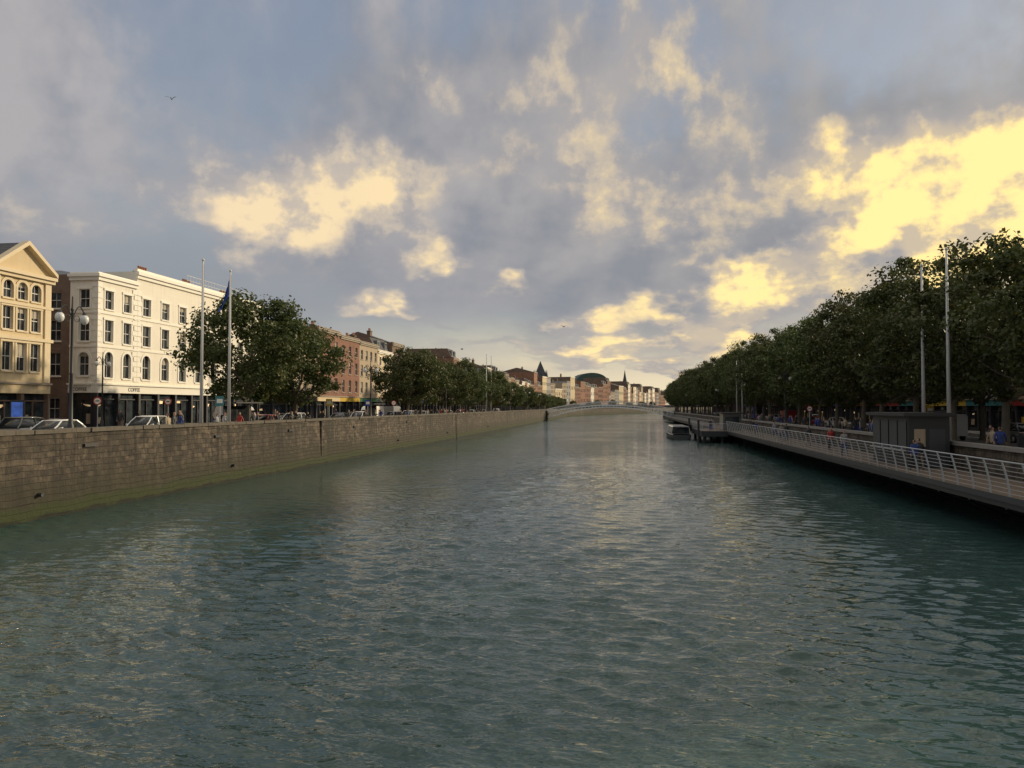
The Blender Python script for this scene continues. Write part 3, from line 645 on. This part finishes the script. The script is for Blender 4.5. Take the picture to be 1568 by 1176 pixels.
# ------------------------------------------------------------ street furniture
def pole(x,y,z,h=12,flag=None):
    b=B('flagpole',(x,y,z)); b.lathe('base','dark',(0,0,0),[(.22,0),(.22,.15),(.14,.2),(.13,.8)],12); b.cyl('shaft','polewhite',(0,0,.8),(0,0,h),.13,.06,n=10); b.lathe('finial','polewhite',(0,0,h),[(.03,0),(.09,.06),(.09,.14),(.02,.22)],10)
    b.cyl('halyard','dark',(.12,0,1.2),(.09,0,h-.2),.008,n=4)
    if flag:
        n=10; rows=8; rg=[]
        for j in range(rows+1):
            t=j/rows; rg.append([(-.08-(.12+.9*t*.55)*i/n*1.3, .16*math.sin(i*1.5+j*.25)*(i/n), h-.4-t*1.3-(i/n)*(1.0+.25*t)) for i in range(n+1)])
        b.rings('flag',flag,rg,closed=False)
    b.done(smooth=('shaft','flag','base','finial'))
pole(-28,48.5,ZL+.12); pole(-28,52.2,ZL+.12,11.9,'blue'); pole(19.6,53.5,ZR+.12,12.0); pole(19.6,49.6,ZR+.12,12.3); pole(19.9,137,ZR+.12,10.5); pole(19.9,131,ZR+.12,10.5)
pole(-28,160,ZL+.12,13); pole(-28,166,ZL+.12,13)
L=B('street_lamp')
L.lathe('column','dark',(0,0,0),[(.24,0),(.24,.25),(.17,.35),(.15,1.1),(.1,1.2),(.075,3.5),(.1,3.55),(.07,3.65),(.055,6.6),(.09,6.65),(.05,6.75),(.03,7.3)],12)
for sd in (-1,1):
    pts=[(sd*(.05+.62*t),0,6.3+.55*math.sin(t*math.pi*.9)) for t in np.linspace(0,1,9)]
    for p,q in zip(pts,pts[1:]): L.cyl('arms','dark',p,q,.03,n=6,caps=False)
    pts=[(sd*(.25+.15*math.cos(t)),0,6.25+.15*math.sin(t)) for t in np.linspace(0,6.28,11)]
    for p,q in zip(pts,pts[1:]): L.cyl('arms','dark',p,q,.018,n=5,caps=False)
    L.lathe('globes','globe',(sd*.67,0,6.0),[(.06,0),(.17,.1),(.21,.24),(.18,.38),(.1,.46)],12); L.lathe('caps','dark',(sd*.67,0,6.46),[(.12,0),(.08,.08),(.02,.16)],8)
Lm=L.meshes(('column','globes'))
place('street_lamp',Lm,(-28.2,36.3,ZL+.12),1.35,1.08)
for (x,y,z,s) in [(-28,v,ZL+.12,1) for v in (84,122,158,195,232,268,305)]+[(20,v,ZR+.12,1) for v in (98,128,165,200,240)]+[(-41.5,v,ZL+.12,.9) for v in (57,100,150)]: place('street_lamp',Lm,(x,y,z),random.choice([.2,.3,1.4,1.2]),s)
def sign(name,x,y,z,rot,mat,disc=True):
    b=B(name,(x,y,z),rot); b.cyl('post','steel',(0,0,0),(0,0,2.9),.04,n=8)
    if disc:
        b.cyl('plate',mat,(0,-.05,2.6),(0,-.075,2.6),.33,n=24); b.cyl('plate_centre','whitetrim',(0,-.0755,2.6),(0,-.08,2.6),.24,n=24); b.box('symbol','dark',-.15,.15,-.084,-.081,2.56,2.64)
    else:
        b.box('plate',mat,-.3,.3,-.075,-.05,2.2,2.9); b.box('symbol','whitetrim',-.2,.2,-.08,-.0755,2.4,2.7)
    b.done()
sign('traffic_sign',-41.6,56.6,ZL+.12,.3,'red'); sign('bus_stop_sign',-29,86,ZL+.12,.3,'blue',False); sign('traffic_sign',-41.4,66,ZL+.12,.3,'red'); sign('bus_stop_sign',28,75,ZR+.12,0,'yellow',False); sign('traffic_sign',-29.5,98,ZL+.12,.2,'red'); sign('traffic_sign',20.5,88,ZR+.12,0,'red'); sign('bus_stop_sign',-28.6,52,ZL+.12,.4,'teal',False); sign('bus_stop_sign',-28.6,73,ZL+.12,.4,'yellow',False)
b=B('advertising_totem',(-40.9,47.5,ZL+.12),.5); b.box('body','dark',-.42,.42,-.15,.15,0,2.6); b.box('screen','screen',-.34,.34,-.17,-.153,.6,2.45); b.box('base','steel',-.5,.5,-.25,.25,-.05,.06); b.done()
for (x,y,z,r) in ((-29.3,57,ZL+.12,1.57),(26,66,ZR+.12,1.57),(-29.3,90,ZL+.12,1.57)):
    b=B('bus_shelter',(x,y,z),r)
    for xx in (-2,0,2): b.box('posts','dark',xx-.04,xx+.04,.6,.68,0,2.4)
    b.box('roof','dark',-2.2,2.2,-.5,.8,2.401,2.5); b.box('glass_back','carglass',-1.95,1.95,.63,.65,.3,2.2); b.box('bench','red',-1.4,1.4,.2,.5,.45,.5); b.box('bench_legs','dark',-1.2,-1.1,.3,.4,0,.449); b.box('bench_legs','dark',1.1,1.2,.3,.4,0,.449); b.done()
for v in (40,55,77,92): 
    b=B('litter_bin',(27-.8,v,ZR+.12)); b.lathe('drum','dark',(0,0,0),[(.25,0),(.28,.1),(.28,.9),(.22,1.0),(.1,1.08)],12); b.done()
# ------------------------------------------------------------ vehicles
def car_meshes(kind=0):
    b=B('car'); tall=kind
    st=[(-2.12,.66,.42,.72),(-2.05,.80,.30,.88),(-1.6,.87,.24,.97),(-.8,.89,.22,.97),(.3,.89,.22,.95),(1.0,.88,.24,.92),(1.7,.84,.27,.80),(2.02,.76,.32,.66),(2.12,.62,.40,.55)]
    b.rings('body','car_white',[[(x,-w*.9,bt),(x,-w,bt+.14),(x,-w*1.0,(bt+t)/2+.08),(x,-w*.95,t-.06),(x,-w*.82,t),(x,w*.82,t),(x,w*.95,t-.06),(x,w,(bt+t)/2+.08),(x,w,bt+.14),(x,w*.9,bt)] for x,w,bt,t in st])
    rz=1.46+.12*tall; cab=[(-1.85 if tall else -1.7,.70,.93),(-1.35 if tall else -.95,.60,rz-.03),(-.3,.61,rz+.015),(.25,.59,rz-.04),(1.15,.68,.90)]
    xb0,xt0,xt1,xb1=cab[0][0],cab[1][0],.28,1.15
    wb,wt=.80,.60
    base=[(xb0,-wb*.9,.94),(xb1,-wb*.9,.90),(xb1,wb*.9,.90),(xb0,wb*.9,.94)]; top=[(xt0,-wt,rz),(xt1,-wt,rz-.02),(xt1,wt,rz-.02),(xt0,wt,rz)]
    mid=[tuple((p[i]*.5+q[i]*.5)+(0 if i!=1 else (.04 if p[1]>0 else -.04)) for i in range(3)) for p,q in zip(base,top)]
    b.rings('cabin_glass','carglass',[base,mid,top])
    b.rings('roof','car_white',[[(xt0-.05,-wt-.03,rz-.02),(xt0-.05,wt+.03,rz-.02),(xt0-.02,wt-.02,rz+.03),(xt0-.02,-wt+.02,rz+.03)],[(-.3,-wt-.04,rz),(-.3,wt+.04,rz),(-.3,wt-.04,rz+.06),(-.3,-wt+.04,rz+.06)],[(xt1+.05,-wt-.03,rz-.05),(xt1+.05,wt+.03,rz-.05),(xt1,wt-.02,rz+.0),(xt1,-wt+.02,rz+.0)]])
    for sd in (-1,1):
        for p,q in ((base[0],top[0]),(base[1],top[1])):
            m=(p[0]*.5+q[0]*.5,sd*(abs(p[1])*.5+abs(q[1])*.5+.05),p[2]*.5+q[2]*.5)
            b.cyl('pillars','car_white',(p[0],sd*abs(p[1]),p[2]),m,.045,n=5); b.cyl('pillars','car_white',m,(q[0],sd*abs(q[1]),q[2]),.045,n=5)
        b.cyl('pillars','car_white',(-.35,sd*.75,.93),(-.35,sd*.72,1.2),.04,n=5); b.cyl('pillars','car_white',(-.35,sd*.72,1.2),(-.35,sd*.62,rz),.04,n=5)
        for x in (-1.3,1.32):
            b.cyl('wheel_arches','rubber',(x,sd*.80,.33),(x,sd*.895,.33),.385,n=20); b.cyl('tyres','rubber',(x,sd*.7,.32),(x,sd*.905,.32),.32,n=20); b.cyl('hubs','alloy',(x,sd*.9055,.32),(x,sd*.915,.32),.2,.17,n=12)
        b.box('headlights','globe',1.93,2.08,min(sd*.45,sd*.72),max(sd*.45,sd*.72),.58,.69); b.box('tail_lights','red',-2.11,-2.02,min(sd*.5,sd*.76),max(sd*.5,sd*.76),.68,.86)
        b.rings('mirrors','car_white',[[(.85,sd*.86,.95),(.7,sd*.86,.95),(.7,sd*.86,1.05),(.85,sd*.86,1.05)],[(.8,sd*1.03,.96),(.68,sd*1.03,.96),(.68,sd*1.03,1.08),(.8,sd*1.03,1.08)]])
        b.box('door_handles','alloy',-.2,-.02,min(sd*.885,sd*.91),max(sd*.885,sd*.91),.82,.85)
    b.box('number_plate','whitetrim',2.11,2.14,-.26,.26,.42,.53); b.box('number_plate','whitetrim',-2.15,-2.12,-.26,.26,.5,.61); b.box('grille','dark',2.05,2.135,-.4,.4,.54,.57)
    return b.meshes(('body','roof','tyres','cabin_glass'))
CM=[car_meshes(0),car_meshes(1)]
def car(x,y,z,rot,c,k=0):
    place('car',CM[k],(x,y,z),rot,repl={'body':c,'roof':c,'pillars':c,'mirrors':c})
H2=math.pi/2
for i,(y,x,c,k) in enumerate([(41.5,-33.2,'car_white',0),(50.3,-33.2,'car_white',1),(44,-37,'car_grey',1),(57,-36.5,'car_black',0),(62,-33.2,'car_silver',1),(68.5,-33.2,'car_red',0),(75,-33.2,'car_white',1),(81,-36.6,'car_black',0),(88,-33.2,'car_grey',0),(95,-33.2,'car_white',1),(103,-36.6,'car_silver',0),(110,-33.2,'car_blue',0),(118,-33.2,'car_white',1),(127,-33.2,'car_silver',0),(136,-36,'car_black',0),(146,-33.2,'car_white',0),(158,-33.2,'car_red',1),(170,-33.2,'car_white',0),(185,-33.2,'car_silver',0),(205,-33.2,'car_white',1)]):
    car(x,y,ZL,-H2 if x>-35 else H2,c,k)
for (y,x,c,k) in [(52,29.5,'car_white',1),(59,30,'car_white',0),(69,32.5,'car_grey',1),(82,29,'car_white',1),(92,29,'car_silver',0),(100,32,'car_black',0),(110,29,'car_white',0),(122,29,'car_red',0),(134,32,'car_white',1),(150,29,'car_silver',0)]: car(x,y,ZR,H2,c,k)
b=B('double_decker_bus',(30.5,182,ZR),-H2)
b.box('body','blue',-5.3,5.3,-1.25,1.25,.35,4.3); b.box('body_upper','yellow',-5.32,-1.5,-1.27,1.27,2.0,2.4)
for z0,z1 in ((1.3,2.05),(2.75,3.7)):
    for k in range(6): b.box('windows','carglass',-4.9+k*1.65,-3.4+k*1.65,-1.275,-1.255,z0,z1); b.box('windows','carglass',-4.9+k*1.65,-3.4+k*1.65,1.255,1.275,z0,z1)
    b.box('windows','carglass',5.305,5.325,-1.1,1.1,z0,z1+.1); b.box('windows','carglass',-5.325,-5.305,-1.0,1.0,z0+.1,z1)
b.box('destination_board','dark',5.31,5.34,-.9,.9,2.2,2.6)
for x in (-3.2,3.4):
    for sd in (-1,1): b.cyl('wheels','rubber',(x,sd*1.0,.5),(x,sd*1.28,.5),.5,n=18); b.cyl('hubs','alloy',(x,sd*1.281,.5),(x,sd*1.29,.5),.26,n=12)
b.done(bevel=.12)
def van(x,y,z,rot,c):
    b=B('delivery_van',(x,y,z),rot)
    sec=lambda x,w,t:[(x,-w,.4),(x,-w,t-.2),(x,-w*.88,t),(x,w*.88,t),(x,w,t-.2),(x,w,.4)]
    b.rings('body',c,[sec(-2.6,.93,2.3),(sec(.9,.95,2.3)),sec(1.4,.94,2.15),sec(2.05,.92,1.3),sec(2.6,.85,1.0)])
    b.poly('windscreen','carglass',[(1.45,-.75,2.06),(1.45,.75,2.06),(2.07,.82,1.32),(2.07,-.82,1.32)]) 
    for sd in (-1,1):
        b.box('side_windows','carglass',.7,1.5,min(sd*.94,sd*.965),max(sd*.94,sd*.965),1.3,1.9)
        for xx in (-1.7,1.7): b.cyl('wheels','rubber',(xx,sd*.75,.35),(xx,sd*.97,.35),.35,n=16); b.cyl('hubs','alloy',(xx,sd*.971,.35),(xx,sd*.98,.35),.2,n=10)
    b.box('number_plate','whitetrim',2.6,2.62,-.26,.26,.5,.6); b.done()
van(-36.6,70,ZL,H2,'car_white'); van(-33.2,100,ZL,-H2,'whitetrim'); van(29,140,ZR,H2,'red'); van(29,74.5,ZR,H2,'car_silver'); van(-36.3,120,ZL,H2,'car_silver')
# ------------------------------------------------------------ people
def person_mesh(seed,stride=.25,top='navy',leg='dark',armup=0,hair='hair'):
    V=[(0,0,.95),(0,.01,1.12),(0,0,1.32),(0,.01,1.48),(0,-.01,1.57),(0,-.015,1.67),(0,0,1.74)]
    R=[(.15,.11),(.135,.10),(.17,.11),(.055,.055),(.065,.075),(.078,.095),(.05,.06)]
    E=[(0,1),(1,2),(2,3),(3,4),(4,5),(5,6)]
    hands=[]
    for sd in (-1,1):
        f=stride*sd; n=len(V)
        V+=[(sd*.09,0,.88),(sd*.1,-f*.45,.50),(sd*.1,-f+ (.06 if f<0 else 0),.09),(sd*.11,-f-.15,.04)]; R+=[(.09,.09),(.06,.06),(.042,.042),(.035,.03)]; E+=[(0,n),(n,n+1),(n+1,n+2),(n+2,n+3)]
        n=len(V); ex=sd*.25
        if armup and sd>0: w=(.12,-.28,1.25)
        else: w=(sd*.26,-.06+f*.8,.92)
        V+=[(sd*.17,0,1.42),(ex,.03+f*.3,1.15),w]; R+=[(.062,.062),(.045,.045),(.03,.03)]; E+=[(2,n),(n,n+1),(n+1,n+2)]
        hands.append((Vector(w),(Vector(w)-Vector(V[n+1])).normalized(),sd))
    me=bpy.data.meshes.new('p'); me.from_pydata(V,E,[]); o=bpy.data.objects.new('tmp',me); COL.objects.link(o)
    md=o.modifiers.new('s','SKIN'); sv=me.skin_vertices[0].data
    for i,(x,y) in enumerate(R): sv[i].radius=(x,y); sv[i].use_root=(i==0)
    o.modifiers.new('d','SUBSURF').levels=1
    dg=bpy.context.evaluated_depsgraph_get(); nm_=bpy.data.meshes.new_from_object(o.evaluated_get(dg)); bpy.data.objects.remove(o)
    vs=[tuple(v.co) for v in nm_.vertices]; fs=[tuple(p.vertices) for p in nm_.polygons]; mi=[]
    for p in nm_.polygons:
        c=p.center
        if c.z>1.5: m=1 if (c.z>1.69 or (c.y>.02 and c.z>1.56)) else 0
        elif c.z<.08: m=4
        elif c.z<.9 and abs(c.x)<.2: m=3
        elif any((c-h[0]).length<.05 for h in hands): m=0
        else: m=2
        mi.append(m)
    bb=B('x')
    for h,d,sd in hands:
        pal=h+d*.08; bb.cyl('f','skin',h,pal,.03,.04,n=6); side=Vector((0,1,0)) if abs(d.y)<.8 else Vector((1,0,0))
        for k in range(4):
            q=pal+side*(-.03+.02*k); L_=(.065,.078,.072,.055)[k]; m_=q+d*L_*.55; bb.cyl('f','skin',q-d*.01,m_,.009,.008,n=5); bb.cyl('f','skin',m_,m_+(d+Vector((-sd*.5,0,0)))*L_*.45,.008,.006,n=5)
        bb.cyl('f','skin',h+d*.03+side*-.03,h+d*.08+side*-.065,.011,.008,n=5)
    bb.cyl('f','skin',(0,-.085,1.655),(0,-.115,1.635),.008,.015,n=5)
    for sd in (-1,1): bb.cyl('f','skin',(sd*.075,0,1.65),(sd*.09,.01,1.66),.02,.015,n=6)
    v,f,_=bb.parts['f']; n=len(vs); vs+=v; fs+=[tuple(n+i for i in q) for q in f]; mi+=[0]*len(f)
    bb=B('y')
    for sd in (-1,1): bb.cyl('e','dark',(sd*.03,-.088,1.67),(sd*.03,-.1,1.67),.009,n=6)
    bb.box('e','red',-.022,.022,-.1,-.088,1.605,1.613)
    v,f,_=bb.parts['e']; n=len(vs); vs+=v; fs+=[tuple(n+i for i in q) for q in f]; mi+=[4]*len(f)
    m2=bpy.data.meshes.new('person'); m2.from_pydata(vs,[],fs)
    for k in ('skin',hair,top,leg,'rubber'): m2.materials.append(MT[k])
    for p,i in zip(m2.polygons,mi): p.material_index=i; p.use_smooth=True
    return m2
PM=[person_mesh(1,.28,'navy','dark'),person_mesh(2,.05,'dark','navy',1),person_mesh(3,.3,'red','dark'),person_mesh(4,.2,'grey','navy'),person_mesh(5,.06,'hull','dark'),person_mesh(6,.25,'dark','brick2'),person_mesh(7,.22,'concrete','navy'),person_mesh(8,.26,'buff','dark')]
def person(x,y,z,rot=None,k=None):
    o=bpy.data.objects.new('person',PM[random.choice([0,1,3,4,5,6,7,0,1,4,5,2]) if k is None else k]); COL.objects.link(o); o.location=(x,y,z); o.rotation_euler=(0,0,random.uniform(0,6.28) if rot is None else rot); s=random.uniform(.95,1.05); o.scale=(s,s,s)
for x,y in [(-27.6,44),(-27.8,45),(-28.6,47),(-27.7,50),(-29,53.5),(-28.2,54.2),(-28.5,57),(-27.8,60),(-29,66),(-28,70),(-28.4,78),(-28,83),(-28.6,84),(-28,95),(-29,103),(-28,112),(-28,120),(-28.5,121),(-28,133),(-28,149),(-42,60),(-42.3,63),(-41.5,68),(-42,69),(-41.8,75),(-42,83),(-42.2,90),(-42,110),(-42,118),(-41.7,130)]: person(x,y,ZL+.12)
for k in range(22): person(random.uniform(-29,-27.2),random.uniform(47,125),ZL+.12)
for x,y in [(19.9,44),(20.4,46),(21,47.5),(20.6,56),(20.2,60),(21.5,62),(20.3,66),(20.6,67),(22,72),(20.4,76),(20.2,83),(21,84),(20.4,90),(20.3,97),(20.6,105),(21,112),(20.3,118),(26,52),(26,70),(25.5,88),(39,60),(39,75),(38.5,66),(38.8,50)]: person(x,y,ZR+.12)
for k in range(26): person(random.uniform(19.8,22.6),random.uniform(54,140),ZR+.12)
for x,y,k in [(15.8,44.5,0),(16.3,45.2,5),(15.6,57,3),(16.5,64,2),(16.7,64.6,4),(16.2,70,5),(17,73.5,0),(15.9,80,6),(16.6,81,1),(16.8,88,3),(16,95,0),(16.6,101,5),(12.6,112,1),(13.4,118,3)]: person(x,y,1.6,random.choice([0,math.pi]),k)
for k in range(14): 
    x=random.uniform(-19,19); person(-3.7+x,274+random.uniform(-1.2,1.2),dk(x),random.choice([1.57,-1.57]))
# ------------------------------------------------------------ gulls
def gull(x,y,z,rot,fl,s=1):
    b=B('seagull',(x,y,z),rot)
    b.rings('body','grey',[[(cx,r*math.cos(t),r*.9*math.sin(t)+cz) for t in np.linspace(0,2*math.pi,9)[:-1]] for cx,r,cz in ((-.32,.015,.02),(-.2,.05,.01),(-.02,.085,0),(.14,.07,.01),(.2,.045,.03),(.27,.05,.04),(.31,.03,.035))])
    b.cyl('beak','yellow',(.31,0,.035),(.37,0,.02),.014,.004,n=5); b.poly('tail','grey',[(-.28,-.03,.02),(-.28,.03,.02),(-.43,.08,.02),(-.43,-.08,.02)])
    for sd in (-1,1):
        P=[(.08,0.05,.03),(-.1,.05,.03)],[(.13,.3,.03+fl*.5),(-.07,.3,.02+fl*.45)],[(.06,.5,.03+fl*.55),(-.1,.48,.02+fl*.5)],[(-.12,.72,.02+fl*.2),(-.16,.7,.02+fl*.2)]
        for (a,c),(d,e) in zip(P,P[1:]): b.poly('wings','dark',[(a[0],sd*a[1],a[2]),(c[0],sd*c[1],c[2]),(e[0],sd*e[1],e[2]),(d[0],sd*d[1],d[2])])
    o=b.done(); o.scale=(s,s,s)
gull(-54,86,42.5,1.9,.5,1.1); gull(-8,110,16.5,2.2,.35,.9); gull(-26,125,14.5,.6,.4,.8)
# ------------------------------------------------------------ world
SUNAZ,SUNEL=math.radians(50),math.radians(18)
w=bpy.data.worlds.new('World'); scene.world=w; w.use_nodes=True; nt=w.node_tree; nt.nodes.clear()
try: w.cycles.sampling_method='MANUAL'; w.cycles.sample_map_resolution=512
except Exception: pass
out=nn(nt,'ShaderNodeOutputWorld'); bg=nn(nt,'ShaderNodeBackground'); nt.links.new(bg.outputs[0],out.inputs[0]); bg.inputs[1].default_value=.14
sky=nn(nt,'ShaderNodeTexSky'); sky.sky_type='NISHITA'; sky.sun_disc=False; sky.sun_elevation=SUNEL; sky.sun_rotation=SUNAZ; sky.air_density=1.2; sky.dust_density=1.5
tc=nn(nt,'ShaderNodeTexCoord'); sp=nn(nt,'ShaderNodeSeparateXYZ'); nt.links.new(tc.outputs['Generated'],sp.inputs[0])
az=M(nt,'MULTIPLY',M(nt,'ARCTAN2',sp.outputs[0],sp.outputs[1]),57.2958); el=M(nt,'MULTIPLY',M(nt,'ARCSINE',sp.outputs[2]),57.2958)
elp=M(nt,'MAXIMUM',el,0.0)
v=M(nt,'MULTIPLY',M(nt,'LOGARITHM',M(nt,'ADD',M(nt,'DIVIDE',elp,7),1),math.e),26)
P=nn(nt,'ShaderNodeCombineXYZ'); nt.links.new(az,P.inputs[0]); nt.links.new(v,P.inputs[1]); P=P.outputs[0]
def off(vec,o):
    a=nn(nt,'ShaderNodeVectorMath',operation='ADD'); nt.links.new(vec,a.inputs[0])
    if isinstance(o,tuple): a.inputs[1].default_value=o
    else: nt.links.new(o,a.inputs[1])
    return a.outputs[0]
wn=NOISE(nt,P,.11,4,.55,0,'2D')
wm=nn(nt,'ShaderNodeVectorMath',operation='MULTIPLY_ADD'); nt.links.new(wn.outputs['Color'],wm.inputs[0]); wm.inputs[1].default_value=(12,7,0); wm.inputs[2].default_value=(-6,-3.5,0)
AE=nn(nt,'ShaderNodeCombineXYZ'); nt.links.new(az,AE.inputs[0]); nt.links.new(el,AE.inputs[1]); AE=off(AE.outputs[0],wm.outputs[0])
def fbm(vec,s,d=7,r=.6): return NOISE(nt,vec,s,d,r,0,'2D').outputs[0]
N1=fbm(P,.15,7,.6); N2=fbm(off(P,(1.6,-1.4,0)),.15,4,.58); NL=fbm(off(P,(40,9,3)),.05,6,.58); NL2=fbm(off(P,(42.5,7.5,3)),.05,4,.58)
def px2ae(px,py):
    x=(px-784)/1178; yy=(588-py)/1178; d=Vector((x,1,yy)).normalized(); d=Matrix.Rotation(PITCH,3,'X')@d; d=Matrix.Rotation(YAW,3,'Z')@d
    return math.degrees(math.atan2(d.x,d.y)),math.degrees(math.asin(d.z))
blobs=[(510,320,180,90,1.0),(590,260,100,70,.32),(400,300,120,60,.38),(350,355,110,40,.35),(430,430,70,28,.3),
(930,265,150,80,.42),(1110,330,180,110,.5),(1000,60,180,110,.32),(820,120,150,100,.3),(620,100,140,70,.28),(250,250,170,70,.34),(60,320,150,70,.32),(740,255,120,60,.28),(1130,170,150,80,.22),
(1310,250,120,60,.95),(1450,285,140,85,1.0),(1600,300,160,120,1.3),(1290,370,90,30,.85),(1430,375,140,48,.95),(1560,400,120,40,.9),
(1130,430,110,42,1.15),(1240,455,90,26,.8),(1010,488,140,32,1.05),(900,533,170,14,.9),(1090,515,110,24,1.0),(1000,556,200,13,1.05),(850,506,60,15,.6),
(650,398,50,18,.65),(755,440,35,13,.5),(600,467,80,14,.65),(680,488,50,11,.55)]
S=None
for (x,y,rx,ry,wt) in blobs:
    a,e=px2ae(x,y); k=.0455*1.4
    s2=nn(nt,'ShaderNodeVectorMath',operation='MULTIPLY_ADD'); nt.links.new(AE,s2.inputs[0]); s2.inputs[1].default_value=(1/(rx*k),1/(ry*k),0); s2.inputs[2].default_value=(-a/(rx*k),-e/(ry*k),0)
    s3=nn(nt,'ShaderNodeVectorMath',operation='LENGTH'); nt.links.new(s2.outputs[0],s3.inputs[0])
    f=M(nt,'MAXIMUM',M(nt,'MULTIPLY_ADD',s3.outputs['Value'],-wt*1.1,wt*1.1),0.0)
    S=f if S is None else M(nt,'ADD',S,f)
hi=SM(nt,el,31,43)
S=M(nt,'ADD',S,M(nt,'MULTIPLY',hi,SM(nt,NL,.38,.56,.4,1.4)))  # unseen overhead clouds, added to brighten the reflections in the water
toward=SM(nt,az,-30,20)
skyc=MIX(nt,.65,sky.outputs[0],MIX(nt,SM(nt,el,2,32),(2.7,2.7,2.75),(1.65,2.0,2.75)))
hg=M(nt,'MULTIPLY',SM(nt,el,0,8.5,1,0),SM(nt,az,-34,2))
skyc=MIX(nt,M(nt,'MULTIPLY',hg,.95),skyc,(7.4,6.2,4.0))
g=SM(nt,M(nt,'ADD',NL,M(nt,'MULTIPLY',S,.12)),.32,.54,.22,.93)
g=M(nt,'MULTIPLY',g,M(nt,'MULTIPLY_ADD',hg,-.85,1.0))
rel=M(nt,'MULTIPLY_ADD',M(nt,'SUBTRACT',NL,NL2),5,.5,clamp=True)
gcol=MIX(nt,rel,MIX(nt,toward,(1.95,2.05,2.35),(1.9,1.95,2.1)),MIX(nt,toward,(3.2,3.05,3.1),(3.2,2.95,2.7)))
c1=MIX(nt,g,skyc,gcol)
band=M(nt,'MULTIPLY',SM(nt,el,4,7.5),SM(nt,el,8,15,1,0)); band=M(nt,'MULTIPLY',band,SM(nt,az,-40,25,.65,.15))
c1=MIX(nt,band,c1,(1.8,1.95,2.3))
den=M(nt,'ADD',S,M(nt,'MULTIPLY',M(nt,'SUBTRACT',N1,.5),1.5))
mask=MIX(nt,toward,SM(nt,den,-.15,.9),SM(nt,den,.1,.65)); mask=M(nt,'MULTIPLY',mask,SM(nt,S,.0,.3))
rel2=M(nt,'MULTIPLY_ADD',M(nt,'SUBTRACT',N1,N2),4.8,.5,clamp=True)
lit=M(nt,'MULTIPLY',SM(nt,den,.1,1.35),M(nt,'MULTIPLY_ADD',rel2,1.15,.36))
warm=MIX(nt,toward,(6.7,5.3,3.4),(8.9,6.7,2.8))
warm=MIX(nt,hi,warm,(8.0,7.7,7.0))
ccol=MIX(nt,SM(nt,lit,0,.35),(2.7,2.6,2.7),MIX(nt,toward,(4.1,3.6,3.1),(4.4,3.7,2.8)))
ccol=MIX(nt,SM(nt,lit,.25,1.2),ccol,warm)
fin=MIX(nt,mask,c1,ccol)
nt.links.new(fin,bg.inputs[0])
sl=bpy.data.lights.new('sun','SUN'); sl.energy=3.5; sl.angle=math.radians(2); sl.color=(1,.82,.56)
so_=bpy.data.objects.new('sun',sl); COL.objects.link(so_)
sd=Vector((math.sin(SUNAZ)*math.cos(SUNEL),math.cos(SUNAZ)*math.cos(SUNEL),math.sin(SUNEL))); so_.rotation_euler=(-sd).to_track_quat('-Z','Y').to_euler(); so_.location=(60,60,80)
# ------------------------------------------------------------ camera
cd=bpy.data.cameras.new('camera'); cam=bpy.data.objects.new('camera',cd); COL.objects.link(cam); cam.location=(0,0,EYE); cam.rotation_euler=(math.pi/2+PITCH,0,YAW)
cd.sensor_width=36; cd.lens=1178/1568*36; cd.clip_end=12000; cd.clip_start=.1
scene.camera=cam
